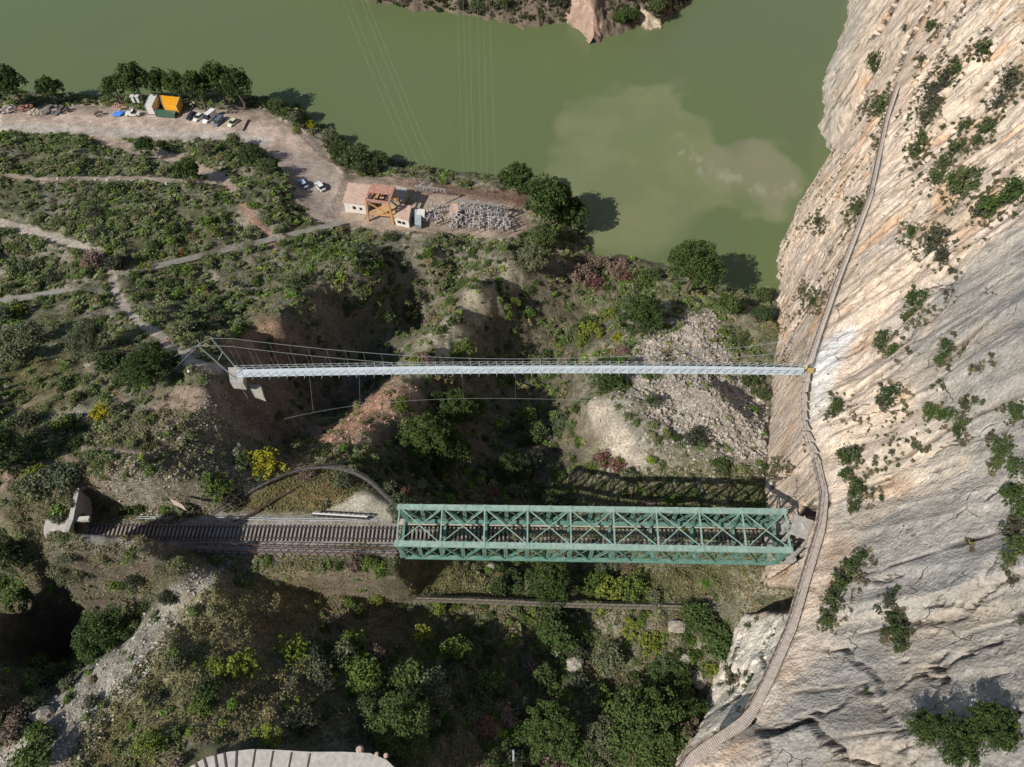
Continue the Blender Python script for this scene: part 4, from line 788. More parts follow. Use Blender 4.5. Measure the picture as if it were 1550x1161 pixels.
# power lines over the lake
for i, (u0, u1) in enumerate(((693,700),(702,709),(711,717),(724,729),(732,738),(741,750))):
    a = P(u0-3, -60, 42); b = P(u1, 268, 13); q = [a+(b-a)*t-[0, 0, 3.5*4*t*(1-t)*.4] for t in np.linspace(0, 1, 24)]
    tag(MB().tube(q, .016, 4).build('power_line', plain('bare_cable', (.30,.36,.25), .6) if i == 0 else bpy.data.materials['bare_cable']), ['leftmost','second from left','third from left','third from right','second from right','rightmost'][i]+' of the six near vertical power lines over the lake', 'power line', 'power lines crossing the lake')
for i, (a, b) in enumerate((((520,0),(622,250)),((530,0),(634,250)),((548,0),(648,250)),((556,0),(658,250)))):
    a = P(a[0]-25, -60, 42); b = P(b[0], b[1], 12); q = [a+(b-a)*t-[0, 0, 1.5*4*t*(1-t)] for t in np.linspace(0, 1, 24)]
    tag(MB().tube(q, .016, 4).build('power_line', bpy.data.materials['bare_cable']), ['leftmost','second','third','rightmost'][i]+' of the four slanting power lines over the lake', 'power line', 'slanting power lines over the lake')
for i, u in enumerate((89,109,145,163,181,199,216,233,249)):
    p = P(u, 273, 15); p[2] = float(terr(p[0], p[1])); tag(MB().cyl((p[0], p[1], p[2]+.15), .38, .5, 'z', 7, .22).build('marker_stone', white_w), ['first','second','third','fourth','fifth','sixth','seventh','eighth','last'][i]+' from the left of the white stones lining the upper footpath', 'marker stone', 'white stones along the upper footpath')
# ================================================================== PEOPLE
skin = plain('skin', (.45,.28,.2), .6)
def skinned(name, verts, edges, rad, mat, parent=None, root=0):
    me = bpy.data.meshes.new(name); me.from_pydata(verts, edges, []); me.materials.append(mat); o = link(name, me, parent)
    md = o.modifiers.new('skin', 'SKIN'); 
    for i, r in enumerate(rad): me.skin_vertices[0].data[i].radius = (r, r); me.skin_vertices[0].data[i].use_root = (i == root)
    md.use_smooth_shade = True; ss = o.modifiers.new('sub', 'SUBSURF'); ss.levels = 1; ss.render_levels = 2; return o
def person(label, u, v, z, rz, top, legs, hat, bend=0):
    J = [(0,0,.95),(0,.02*1,1.18),(0,.02+bend*.3,1.42),(0,.04+bend*.45,1.53),(0,.06+bend*.5,1.64),(0,.05+bend*.5,1.74),(-.19,.02+bend*.3,1.42),(-.25,.03+bend*.5,1.14),(-.22,.2+bend*.6,.92),(-.21,.26+bend*.6,.84),(.19,.02+bend*.3,1.42),(.26,.03+bend*.5,1.14),(.24,.16+bend*.6,.93),(.23,.22+bend*.6,.85),(-.10,0,.9),(-.11,.04,.5),(-.12,0,.08),(-.12,.16,.04),(.10,0,.9),(.12,.0,.5),(.13,-.06,.08),(.13,.10,.04)]
    E = [(0,1),(1,2),(2,3),(3,4),(4,5),(2,6),(6,7),(7,8),(8,9),(2,10),(10,11),(11,12),(12,13),(0,14),(14,15),(15,16),(16,17),(0,18),(18,19),(19,20),(20,21)]
    R = [.14,.13,.14,.055,.10,.08,.065,.045,.035,.03,.065,.045,.035,.03,.09,.065,.045,.04,.09,.065,.045,.04]
    b = skinned('person', J, E, R, skin); p = P(u, v, z); b.location = (p[0], p[1], z); b.rotation_euler[2] = rz; tag(b, label, 'person')
    I = [0,1,2,6,7,8,10,11,12]; mp = {a: i for i, a in enumerate(I)}; skinned('jacket', [J[i] for i in I], [(mp[a], mp[c]) for a, c in E if a in mp and c in mp], [R[i]+.022 for i in I], top, b)
    I = [0,14,15,16,18,19,20]; mp = {a: i for i, a in enumerate(I)}; skinned('trousers', [J[i] for i in I], [(mp[a], mp[c]) for a, c in E if a in mp and c in mp], [R[i]+.018 for i in I], legs, b)
    m = MB(); x, y, zz = J[5]; m.cyl((x, y, zz+.0), .125, .12, 'z', 10, .115); m.cyl((x, y, zz+.08), .112, .06, 'z', 10, .06); m.build('helmet' if hat[0] != 'h' else 'hair', hat[1], b)
    for ux in (-.035, .035): MB().box((x+ux, y+.095, zz-.1), (.02, .015, .012)).build('eye', glass, b)
cl = lambda n, c: plain(n, c, .8)
dk_ = cl('dark_cloth', (.03,.035,.06)); wh_ = cl('white_cloth', (.6,.6,.62)); og_ = cl('orange_cloth', (.75,.13,.03)); yl_ = cl('hi_vis', (.6,.65,.06)); wt = plain('white_helmet', (.7,.7,.65), .3); hr = cl('dark_hair', (.03,.02,.015))
def tz(u, v): return hit(u, v)
for a in (('person in orange jacket and dark trousers walking on the dirt path left of the masts', 259, 519, .5, og_, dk_, ('h', hr), .1), ('person in orange standing where the upper footpath meets the bushes', 345, 286, 1.5, og_, dk_, ('h', hr), 0), ('person with yellow helmet and dark clothes beside the round green tree', 276, 553, 2.2, dk_, dk_, ('c', plain('yellow_helmet', (.65,.6,.1), .4)), .2), ('person in white top crouched forward beside the footbridge approach', 289, 566, -.8, wh_, dk_, ('h', hr), .5), ('person in dark blue jacket right of the one in white', 297, 558, 1.2, dk_, dk_, ('h', hr), .2), ):
    p = hit(a[1], a[2]+3); person(a[0], *proj(p)[:2], float(p[2]), a[3], a[4], a[5], a[6], a[7])
p = dk(.992); person('worker in high visibility vest at the cliff end of the suspension footbridge', *[float(q) for q in proj(p)[:2]], float(p[2]), 1.6, yl_, dk_, ('c', wt), .1)
# ================================================================== FOLIAGE
def leaves(ncl, per, size, seed, flat=.85, spread=.72, rc=(.2, .42)):
    g = np.random.default_rng(seed); d = g.normal(size=(ncl, 3)); d /= np.linalg.norm(d, axis=1)[:, None]; d[:, 2] = np.abs(d[:, 2])*1.15-.25
    cc = d*(g.random(ncl)**.4)[:, None]*spread; r = g.uniform(*rc, ncl)
    e = g.normal(size=(ncl, per, 3)); e /= np.linalg.norm(e, axis=2)[..., None]; pt = (cc[:, None]+e*r[:, None, None]*g.uniform(.7, 1.1, (ncl, per, 1))).reshape(-1, 3); nr = (e+.9*g.normal(size=e.shape)).reshape(-1, 3)
    nr /= np.linalg.norm(nr, axis=1)[:, None]; tmp = g.normal(size=nr.shape); a = np.cross(nr, tmp); a /= np.linalg.norm(a, axis=1)[:, None]; b = np.cross(nr, a)
    s = size*g.uniform(.6, 1.4, (len(pt), 1)); asp = g.uniform(.45, .9, (len(pt), 1))
    V = np.stack([pt-a*s-b*s*asp, pt+a*s-b*s*asp*.6, pt+a*s*.8+b*s*asp, pt-a*s*.7+b*s*asp], 1).reshape(-1, 3); V[:, 2] *= flat
    Fq = np.arange(len(V)).reshape(-1, 4); return V, Fq
crown_v = [leaves(90, 58, .042, 100+i, .95, .92, (.10, .26)) for i in range(5)]
wild_v = [leaves(40, 30, .058, 600+i, .9, 1.0, (.10, .30)) for i in range(6)]
finec_v = [leaves(120, 90, .026, 700+i, .95, .95, (.09, .22)) for i in range(3)]
mid_v = [leaves(40, 44, .060, 200+i, .9, .72, (.2, .4)) for i in range(5)]
bush_v = [leaves(18, 26, .085, 300+i, .8, .66, (.24, .46)) for i in range(6)]
lite_v = [leaves(9, 7, .20, 400+i, .75, .6, (.25, .5)) for i in range(8)]
_mc = {}
def vmesh(kind, i, mat):
    k = (kind, i, mat)
    if k not in _mc: V, Fq = dict(crown=crown_v, mid=mid_v, bush=bush_v, wild=wild_v, fine=finec_v)[kind][i]; _mc[k] = np_mesh('foliage', V, Fq, MT[mat])
    return _mc[k]
def trunk_mesh(i):
    rr = random.Random(i); m = MB(); pts = [(0, 0, -.4)]; 
    for k in range(1, 6): pts.append((pts[-1][0]+rr.uniform(-.25, .25), pts[-1][1]+rr.uniform(-.25, .25), k*1.0))
    def taper(ps, r0, r1, nn=6):
        n = len(ps); rings = []
        for k, p in enumerate(ps):
            r = r0+(r1-r0)*k/(n-1); rings += [(p[0]+r*math.cos(2*math.pi*j/nn), p[1]+r*math.sin(2*math.pi*j/nn), p[2]) for j in range(nn)]
        m.add(rings, [(k*nn+j, k*nn+(j+1) % nn, (k+1)*nn+(j+1) % nn, (k+1)*nn+j) for k in range(n-1) for j in range(nn)])
    taper(pts, .22, .07)
    for k in range(7):
        b = pts[2+k % 3]; a = k*2.4; L = rr.uniform(1.2, 2); taper([b, (b[0]+math.cos(a)*L*.6, b[1]+math.sin(a)*L*.6, b[2]+.5), (b[0]+math.cos(a)*L*1.2, b[1]+math.sin(a)*L*1.2, b[2]+.9)], .08, .03, 5)
    me = bpy.data.meshes.new('trunk'); me.from_pydata(m.v, [], m.f); me.materials.append(MT['bark']); return me
trunks = [trunk_mesh(i) for i in range(4)]; cnt = [0]
def tree(name, label, u, v, h, r, mat='pine', grp=None, pos=None, cat='tree', kind='crown', parent=None):
    if pos is None and v > 900: h *= .85; mat = {'oak': 'leafy'}.get(mat, mat)
    p = hit(u, v) if pos is None else pos; cnt[0] += 1; i = cnt[0]; rr = random.Random(i*7)
    if kind == 'crown' and v > 430: kind = 'fine'
    t = empty(name, (float(p[0]), float(p[1]), float(p[2])), rr.uniform(0, 6.28)); tag(t, label, cat, grp)
    a = link('trunk', trunks[i % 4], t); k = h*.82/5; a.scale = (k*.9, k*.9, k)
    c = link('crown', vmesh(kind, i % (3 if kind == 'fine' else 5), mat), t); ch = min(h*.92, max(r*2.0, h*.78)); c.location = (0, 0, h-ch*.5); c.scale = (r*1.12, r*rr.uniform(.95, 1.15), ch*.56)
    return t
LK = 'pines along the lake shore by the yard'
for q in ((3,166,13,5.2,'dark pine cut by the left frame edge at the lake shore'),(38,163,15,5.2,'tall broad pine second from the left on the lake shore'),(88,158,10,4.2,'single rounded pine apart from others on the lake shore by the rubble'),(186,160,11,4,'pine left of the portable toilets on the shore'),(219,158,15,5.2,'tall pine rising behind the white container'),(254,158,13,4,'pine directly behind the yellow container'),(279,158,12,3.8,'small dark pine right of the yellow container'),(311,167,14,4.8,'pine standing above the white van'),(345,163,16.5,4.8,'tallest pine of the shore group, above the pale yellow green car'),(370,166,15,5,'rightmost pine of the shore group by the yard')):
    tree('pine_tree', q[4], q[0], q[1], q[2], q[3], 'pine', LK)
for q in ((227,236,6,3.6,'pine','lone small tree on the lower edge of the road above the footpath'),(290,276,7.5,3.6,'pine','upright tree beside the upper footpath junction'),(316,236,5,2.8,'olive','grey green tree just below the road bend'),(360,226,5.5,3,'oak','dark tree left of the road bend corner'),(383,245,6,3.6,'oak','broad tree on the slope right of the road bend'),(405,262,5,3,'oak','tree low on the slope above the shaded lane'),
 (425,176,6,3.5,'oak','dark bushy tree on the lake bank right of the yard'),(448,186,4,2.4,'olive','grey bush tree on the bank corner'),(520,240,6,3.8,'oak','dark tree on the bank above the fence corner'),(545,255,8,5,'oak','large round tree on the lake bank above the substation house'),(572,258,6,4,'oak','dark tree right of the large round bank tree'),(500,212,4.5,2.6,'olive','grey tree at the end of the concrete pad on the bank'),
 (783,296,11,5.2,'pine','dark pine at the lake bank right of the power lines'),(826,335,15,6.6,'pine','big bright pine at the right end of the substation'),(862,350,12,5,'pine','pine leaning over the lake right of the big one'),(842,318,10,4,'oak','dark tree squeezed behind the big pine by the lake'),(822,372,7,3.8,'oak','leafy tree below the big pine near the fence end'),(802,408,7,4.2,'olive','grey green tree on the shaded slope right of the ridge'),
 (1040,446,18,6.8,'pine','tall isolated pine on the lake shore casting a long shadow on the water'),(965,500,11,5.6,'pine','broad pine in the middle of the valley above the scree'),(1093,478,8,3.4,'pine','small pine at the foot of the cliff by the lake'),(1150,455,5,2.6,'oak','small dark tree right at the cliff foot by the water'),(1150,485,5,2.8,'oak','round tree touching the cliff foot above the scree'),(915,583,7,4.6,'pine','wide green tree under the middle of the suspension footbridge'),
 (232,582,7.5,3.9,'pine','round green tree left of the footbridge masts'),(146,532,7,4.2,'olive','pale green tree on the slope left of the winding path'),(55,515,5,3.2,'olive','grey tree in the shadow at the left hillside'),(30,545,4.5,3,'olive','low grey tree under the left hillside shadow'),(178,560,4.5,2.8,'oak','dark tree right of the pale green hillside tree'),
 (172,968,7.5,3.9,'leafy','big round tree at the edge of the dark ravine lower left'),(18,700,7,4.4,'oak','large dark tree at the left edge above the tunnel meadow'),(20,850,6,3.8,'oak','tree at the left edge below the tunnel'),(45,905,5,3,'oak','dark tree in the ravine at the left edge'),
 (692,640,9,4.2,'pine','upper pine of the clump in the gorge below the suspension footbridge'),(645,680,9,4.8,'pine','left pine of the clump in the gorge above the green bridge'),(678,700,9,4.8,'pine','lowest pine of the clump above the green bridge'),(720,628,6,3,'pine','small pine right of the gorge clump'),
 (775,722,6,3.6,'oak','leafy tree directly above the green bridge middle left'),(800,712,5,3,'olive','grey green tree right of the leafy one above the green bridge'),(797,640,5,2.6,'bright','bright green small tree in the dark gorge'),(810,662,5,2.6,'oak','dark small tree below the bright one in the gorge'),
 (829,892,8,4,'pine','round green tree touching the lower edge of the green bridge'),(840,968,5.5,3.2,'oak','round tree below the low footbridge'),(693,992,5,2.7,'bright','bright green round tree in the shaded lower slope'),(555,1025,4.5,2.7,'bright','bright green tree at lower centre left'),(622,1030,5,2.8,'oak','grey green tree right of the bright lower centre one'),(655,1050,5,3,'olive','grey tree below the bright green round tree'),
 (610,1105,6,4,'oak','long leaved bush tree above the end of the bottom path'),(828,1115,7,4,'oak','tall leafy tree at bottom centre near the pink shrubs'),(968,1115,9,6.0,'oak','largest broad tree at the bottom edge left of the boardwalk end'),(1035,1090,6,3.6,'oak','tree right of the broad bottom tree by the cliff foot'),(1010,1035,5.5,3.6,'oak','dark tree in the hollow below the pale outcrop'),(1080,975,5,3.2,'oak','green tree left of the pale outcrop top'),(905,1130,6,3.6,'olive','grey green tree between the two large bottom trees'),(1050,940,4.5,3,'oak','dark green tree below the right end of the low footbridge'),(920,1000,4.5,2.6,'olive','pale green tree between white boulders'),
 (880,1150,5,3,'oak','small tree at the bottom edge left of the broad tree'),(740,1040,5,2.6,'oak','small dark tree in the lower shaded slope'),(60,1150,4,2.5,'oak','dark bush tree at the bottom left corner')):
    tree('leafy_tree' if q[4] != 'pine' else 'pine_tree', q[5], q[0], q[1], q[2], q[3], q[4], kind='crown' if q[3] > 3.4 else 'mid')
def shrub(label, u, v, r, mat, name='bush', cat='shrub', grp=None, zs=.8, kind='wild'):
    p = hit(u, v); i = cnt[0] = cnt[0]+1; o = link(name, vmesh(kind, i % 5, mat)); o.location = (float(p[0]), float(p[1]), float(p[2])+r*zs*.35); o.scale = (r, r*.93, r*zs); o.rotation_euler[2] = i*1.7; tag(o, label, cat, grp); return o
for q in ((405,708,3.4,'yellow','brightest yellow flowering bush beside the curved footbridge'),(333,742,2.6,'bright','lime green bush left of the yellow one above the track'),(157,627,2.0,'yellow','yellow flowering bush beside the small hillside path'),(445,990,2.8,'lime','yellow green bush left of centre on the lower slope'),(358,1010,2.8,'lime','yellow green bush on the lower left slope above the path'),(640,968,2.2,'lime','yellow green bush left of the bright green round tree'),(325,1008,1.4,'lime','small lime bush left of the larger lower left one'),(410,1117,1.8,'lime','lime bush just above the bottom path'),(230,1130,2.0,'lime','lime bush on the slope at lower left above the path'),
 (895,505,3.4,'lime','yellow green bush at the left end of the valley pine'),(920,480,2.8,'lime','yellow green bush left of the valley pine'),(935,515,1.8,'yellow','yellow bush between the valley pine and the scree'),(880,520,2.2,'lime','lowest yellow green bush beside the dark gorge'),(470,192,2.2,'yellow','yellow green bush on the lake bank corner'),(448,200,1.6,'lime','small yellow green bush left of the bank corner'),
 (915,700,2.6,'pink','pink flowering oleander at the foot of the sandy scarp'),(935,708,2.0,'pink','second pink oleander right of the first below the scarp'),(605,748,1.9,'pink','pink shrub beside the left end of the green bridge'),(735,1102,1.7,'pink','pink flowering shrub at the bottom centre'),(745,752,1.8,'pink','dull pink shrub behind the green bridge top chord'),(798,1090,1.6,'pink','pink shrub left of the tall bottom tree'),(1045,1112,2.2,'brown','reddish brown dry shrub left of the boardwalk end'),(770,1045,1.4,'brown','pale pinkish shrub in the lower shaded slope'),
 (880,420,4.0,'brown','brown bare brush left of the shoreline thicket'),(905,405,4.2,'brown','pale brown bare brush at the lake edge'),(935,410,3.6,'brown','reddish bare brush right part of the shoreline thicket'),(900,432,3.2,'pink','dull pink bush at the lower side of the shoreline thicket'),(945,425,2.8,'pink','red tinted bush between thicket and tall pine'),(985,420,3,'oak','green bush left of the tall isolated pine'),(975,432,2.6,'bright','light green bush below the shoreline thicket'),
 (222,410,2.2,'lime','yellow green bush above the concrete channel'),(205,418,1.8,'bright','green bush leaning on the concrete channel'),(306,442,1.8,'lime','yellow green bush below the concrete channel'),(275,384,1.2,'rust','small orange bush touching the concrete channel'),(25,478,2.4,'lime','yellow green bush at the left edge below the channel'),(325,352,1.6,'lime','small lime bush above the right part of the channel'),(258,350,2,'bright','light green bush on the upper scrub slope'),
 (630,548,1.6,'lime','tiny lime bush just above the suspension footbridge left part'),(700,535,3.4,'bright','green bush behind the suspension footbridge on the ridge'),(775,462,2.4,'bright','bright green bush on the shaded right side of the ridge'),(770,480,1.6,'bright','smaller bright green bush below the shaded one'),(685,462,2.2,'bright','bright bush on the left edge of the lit ridge'),(634,452,2.2,'olive','lone grey green bush in the shaded hollow'),(530,470,2,'bright','green bush in the left part of the hollow'),(555,440,2,'bright','light green bush on the shaded hill side'),(590,362,2.4,'oak','dark bush right below the substation frame'),(445,435,3,'oak','dark green bush on the lit hill crest'),(465,425,2.4,'oak','second dark green bush on the hill crest'),
 (570,905,1.4,'lime','small lime bush at the left end of the low footbridge'),(665,920,1.5,'lime','lime bush touching the low footbridge'),(690,915,1.5,'bright','green bush touching the low footbridge'),(815,930,2,'lime','lime bush below the low footbridge middle'),(925,900,3,'lime','yellow green bush above the low footbridge'),(960,895,3,'bright','bright green bush above the low footbridge'),(900,885,3,'bright','green bush below the green bridge right half'),(955,955,2,'lime','lime bush below the low footbridge right half'),(985,975,2.2,'lime','pale lime bush beside the white boulders'),(1080,1015,1.6,'lime','small lime bush left of the pale outcrop'),(985,610,1.8,'oak','small dark bush alone on the stony mound'),(1150,600,2.6,'oak','bush at the cliff foot below the footbridge end'),(1130,580,2.6,'oak','bush on the scree under the suspension footbridge end'),(1120,520,2.6,'oak','bush right of the scree top'),(1095,505,2,'bright','light bush left of the scree top bushes'),(895,712,1.8,'bright','green bush next to the pink oleander')):
    shrub(q[4], q[0], q[1], q[2], q[3])
# cliff plants with positions read off the photograph
LM = [((1225,560),'the cliff end of the suspension footbridge'),((1240,740),'the bend of the boardwalk'),((1215,800),'the grey roof slab'),((1200,950),'the lower boardwalk'),((1150,1110),'the boardwalk bend at the bottom'),((1345,200),'the far end of the pale walkway'),((1270,420),'the middle of the pale walkway'),((1430,1100),'the big pines on the lower cliff'),((1548,10),'the top right corner'),((1548,500),'the right frame edge'),((1250,200),'the waterline notch of the cliff'),((1510,760),'the long dark shrub band at the right edge'),
 ((40,300),'the left end of the upper footpath'),((165,400),'the dirt path where it crosses the channel'),((300,285),'the upper footpath junction'),((400,365),'the right part of the concrete channel'),((60,445),'the left part of the concrete channel'),((480,310),'the shaded parking lane'),((340,540),'the footbridge masts'),((230,560),'the round green tree by the masts'),((560,360),'the orange steel frame'),((700,380),'the switchgear'),((640,560),'the left half of the suspension footbridge'),((900,560),'the right half of the suspension footbridge'),((720,440),'the ridge top'),((540,660),'the pink lit slope'),((405,705),'the bright yellow bush'),((120,770),'the tunnel portal'),((300,850),'the near end of the dark red walkway'),((480,840),'the middle of the dark red walkway'),((600,800),'the left end of the green bridge'),((800,860),'the middle of the green bridge'),((1100,860),'the right end of the green bridge'),((570,906),'the left end of the low footbridge'),((840,915),'the middle of the low footbridge'),((1090,920),'the right end of the low footbridge'),((155,950),'the big round tree by the ravine'),((60,1080),'the pale rock rim at lower left'),((450,1140),'the pale bottom path'),((450,985),'the yellow green bush at lower left'),((690,985),'the bright round tree'),((830,1095),'the tall leafy bottom tree'),((970,1100),'the broad bottom tree'),((1130,990),'the pale outcrop'),((1020,690),'the stony mound'),((930,690),'the sandy scarp'),((1040,500),'the scree top'),((680,660),'the gorge pine clump'),((860,640),'the gorge bed'),((620,1090),'the end of the bottom path'),((160,625),'the yellow hillside bush'),((40,650),'the left frame edge meadow')]
USED = {}
def autolabel(u, v, r, colour, kindw, surf):
    j = min(range(len(LM)), key=lambda k: (LM[k][0][0]-u)**2+(LM[k][0][1]-v)**2); (a, b), nm = LM[j]; dx, dy = u-a, v-b; d = math.hypot(dx, dy)
    side = ('right of' if dx > 0 else 'left of') if abs(dx) > 2.2*abs(dy) else (('below' if dy > 0 else 'above') if abs(dy) > 2.2*abs(dx) else ('down to the right of' if dx > 0 and dy > 0 else 'down to the left of' if dy > 0 else 'up to the right of' if dx > 0 else 'up to the left of'))
    sz = 'large' if r > 2.3 else 'medium' if r > 1.5 else 'small'; ds = 'close' if d < 35 else 'some way' if d < 75 else 'far'
    return ' '.join(f'{sz} {colour} {kindw} {ds} {side} {nm}'.split()[:16])
CS = [(1408,45,10),(1323,98,14),(1336,165,18),(1446,104,14),(1432,122,16),(1418,140,15),(1410,160,17),(1402,182,14),(1488,75,12),(1530,130,22),(1513,160,14),(1495,198,15),(1478,215,10),(1458,195,10),(1450,225,13),(1396,208,10),(1388,232,14),(1430,252,13),(1416,274,13),(1455,288,24),(1500,310,20),(1532,298,22),(1485,322,16),(1300,320,14),(1318,296,8),(1240,340,9),(1335,215,9),(1380,355,12),(1418,370,22),(1426,390,15),(1405,385,10),(1384,460,17),(1375,480,12),(1232,460,9),(1218,440,6),(1335,520,15),(1350,535,12),(1432,528,14),(1425,545,12),(1265,620,15),(1345,600,15),(1333,610,10),(1408,628,13),(1430,632,11),(1455,640,14),(1462,616,11),(1450,655,11),(1476,606,7),(1535,628,15),(1285,698,17),(1280,718,12),(1298,745,19),(1294,768,10),(1515,680,17),(1506,704,11),(1538,712,17),(1532,745,20),(1545,775,18),(1530,805,18),(1540,830,18),(1525,850,14),(1387,676,7),(1350,684,6),(1324,702,5),(1302,845,14),(1290,862,15),(1270,885,17),(1258,912,18),(1252,940,13),(1345,912,13),(1352,938,15),(1362,962,16),(1364,982,9),(1338,960,8),(1110,1030,12),(1160,712,9),(1178,706,8),(1192,708,6),(1438,412,6),(1466,820,6),(1532,880,8),(1432,445,6),(1370,45,6),(1395,92,6),(1500,540,5),(1482,560,7),(1412,585,5),(1255,765,6),(1310,1045,5),(1500,660,5),(1545,940,8)]
def cliff_shrub(u, v, rp, name='cliff_shrub'):
    p = hit(u, v); d = float(proj(p)[2]); r = rp*d/F*1.28; i = cnt[0] = cnt[0]+1
    mat = random.choice(('oak','oak','oak','pine','dusty')) if rp > 8 else random.choice(('dusty','oak','olive'))
    o = link(name, vmesh('wild', i % 6, mat)); o.location = [float(q) for q in (p+np.array([-.2*r, -.1*r, .1*r]))]; o.scale = (r*.86, r*random.uniform(.85, 1.05), r*random.uniform(1.0, 1.5)); o.rotation_euler = (random.uniform(-.3, .3), .4, random.uniform(-.5, .5))
    lb = autolabel(u, v, r, dict(oak='dark green', pine='green', dusty='dull grey green', olive='pale green')[mat], 'shrub on the cliff', ''); tag(o, lb, 'shrub', 'shrubs rooted in cracks of the cliff'); return o
for q in CS: cliff_shrub(*q)
for u, v, h, r, lb in ((1388,1108,6,1.9,'left of the three big pines growing on the lower cliff'),(1430,1128,7,2.3,'middle and largest of the three big pines on the lower cliff'),(1482,1108,6.5,2.0,'right of the three big pines growing on the lower cliff')):
    tree('pine_tree', lb, u, v, h, r, 'pine', 'pines on the lower cliff', pos=hit(u, v)+np.array([.3, 0, -2.2]), kind='fine')
# headland trees across the lake
k = 0
for i in range(400):
    if k >= 46: break
    u, v = random.uniform(545, 1035), random.uniform(-45, 44); x = None
    r_ = ray(u, v); zz = 0
    for it in range(12): p = P(u, v, zz); zz = max(0, float(np.interp(0, [0], [0]))+1.0*max(0, p[1]-float(np.interp(p[0], sw[:, 0], sw[:, 1])))**.93)*.5+zz*.5
    dd = p[1]-float(np.interp(p[0], sw[:, 0], sw[:, 1]))
    if dd < 1.2 or dd > 40: continue
    if inpoly(np.array([u]), np.array([v-4]), [(858,-60),(895,-60),(925,30),(905,75),(875,60),(855,35)])[0] or inpoly(np.array([u]), np.array([v]), [(965,10),(985,18),(1008,40),(985,50),(968,35)])[0]: continue
    k += 1; px, py = float(proj(p)[0]), float(proj(p)[1]); p[2] -= .5
    tree('lakeside_tree', autolabel(u, v, 3, random.choice(('dark','dark')), 'tree', '').split(' tree')[0].replace('large dark', 'dark')+' bushy tree on the headland across the lake, '+('above the slanting power lines' if px < 650 else 'above the vertical power lines' if px < 770 else 'left of the pink rocks' if px < 860 else 'between the two rock tips' if px < 965 else 'right of the pale rock tip'), 0, 0, random.uniform(4, 8), random.uniform(2.4, 3.8), random.choice(('oak','pine','oak','dusty')), 'trees on the headland across the lake', pos=p, kind='mid')
# ================================================================== SCRUB SCATTER
RIM = [(-50,1190),(68,1070),(138,1005),(208,945),(248,896),(292,858),(345,848),(310,900),(265,955),(200,1025),(140,1090),(90,1190)]
NB = 64000; sx = RNG.uniform(-200, 74, NB); sy = RNG.uniform(-4, 232, NB); szz = terr(sx, sy); su, sv, sd_ = proj(np.stack([sx, sy, szz], -1))
pn = fbm(sx/8, sy/8, 140.1, 3); pn2 = fbm(sx/8, sy/8, 145.1, 3); dens = np.full(NB, .72)+.95*pn+.5*fbm(sx/3, sy/3, 147.7, 2)
def mul(poly, f): global dens; dens = np.where(inpoly(su+6*pn, sv+6*pn2, poly), dens*f, dens)
mul([(883,597),(915,605),(950,645),(990,708),(975,722),(930,690),(895,650)], .03); mul([(960,530),(1015,480),(1080,468),(1110,545),(1160,600),(1155,700),(1110,700),(1060,660),(990,640),(960,590)], .12); mul([(900,600),(1000,570),(1060,640),(1100,720),(1000,720),(930,650)], .6)
mul([(605,560),(640,600),(570,650),(500,710),(425,725),(420,705),(500,650),(560,590)], .25); mul([(380,470),(430,480),(445,520),(440,560),(340,545),(330,522),(385,500)], .12); mul([(240,590),(330,575),(350,600),(300,625),(220,640)], .15); mul([(200,620),(340,570),(400,600),(430,660),(400,740),(250,770),(130,745),(180,690)], .5)
mul([(0,850),(120,840),(250,850),(280,862),(230,890),(110,990),(0,1085)], .9); mul(RIM, .3); mul([(285,858),(480,850),(480,960),(430,1100),(280,1161),(60,1161),(200,1000)], .42); mul([(480,860),(600,860),(640,950),(560,990),(480,960)], .25); mul([(380,560),(590,570),(560,610),(480,640),(400,650)], .6)
mul([(470,400),(760,400),(640,560),(420,570)], 1.0); mul([(365,765),(420,715),(500,702),(565,722),(592,755),(602,800),(380,800)], .12); mul([(110,780),(300,770),(600,780),(610,850),(290,846),(110,830)], 0); mul([(1100,850),(1220,850),(1200,930),(1100,930)], .3); mul([(280,1125),(600,1125),(615,1200),(280,1200)], 0); mul([(340,550),(420,550),(420,610),(340,610)], .2)
mul([(600,960),(1120,930),(1060,1161),(300,1130),(480,960)], 1.5); mul([(-40,205),(400,215),(470,330),(400,365),(-40,450)], 1.5); mul([(650,500),(780,385),(800,420),(690,540),(610,590),(590,570)], .55); mul([(600,268),(800,290),(810,318),(700,300),(600,282)], .2)
ok = szz > .25
for p in flat_polys[:1]: ok &= ~inpoly(su, sv, p)
for pl, wd, c in PATHS: ok &= dline(su, sv, pl) > wd*1.1
for pl in ([(-60,466),(152,431)], [(182,416),(516,337)]): ok &= dline(su, sv, pl) > 7
ok &= (sx < wall(sy, np.maximum(szz, 0), False)-1.2) & (su > -120) & (su < 1260) & (sv < 1230) & (sv > 120)
ok &= RNG.random(NB) < dens*.55
sx, sy, szz, su, sv, sd_ = [q[ok] for q in (sx, sy, szz, su, sv, sd_)]; n = len(sx)
rad = np.clip(RNG.lognormal(-.22, .38, n), .4, 2.3)*np.clip(1.15+.6*pn[ok], .6, 1.5)
pal = np.array([(.082,.102,.048),(.105,.115,.066),(.125,.125,.085),(.045,.062,.024),(.075,.115,.03),(.15,.125,.085),(.125,.155,.04),(.04,.055,.02)])
zone = np.zeros(n, int); zone[inpoly(su, sv, [(560,380),(900,380),(900,820),(560,800)])] = 1; zone[inpoly(su, sv, [(450,850),(1200,850),(1100,1200),(450,1200)])] = 2; zone[inpoly(su, sv, [(880,440),(1180,440),(1180,740),(880,740)])] = 3; zone[inpoly(su, sv, [(-100,840),(480,840),(450,1200),(-100,1200)])] = 4
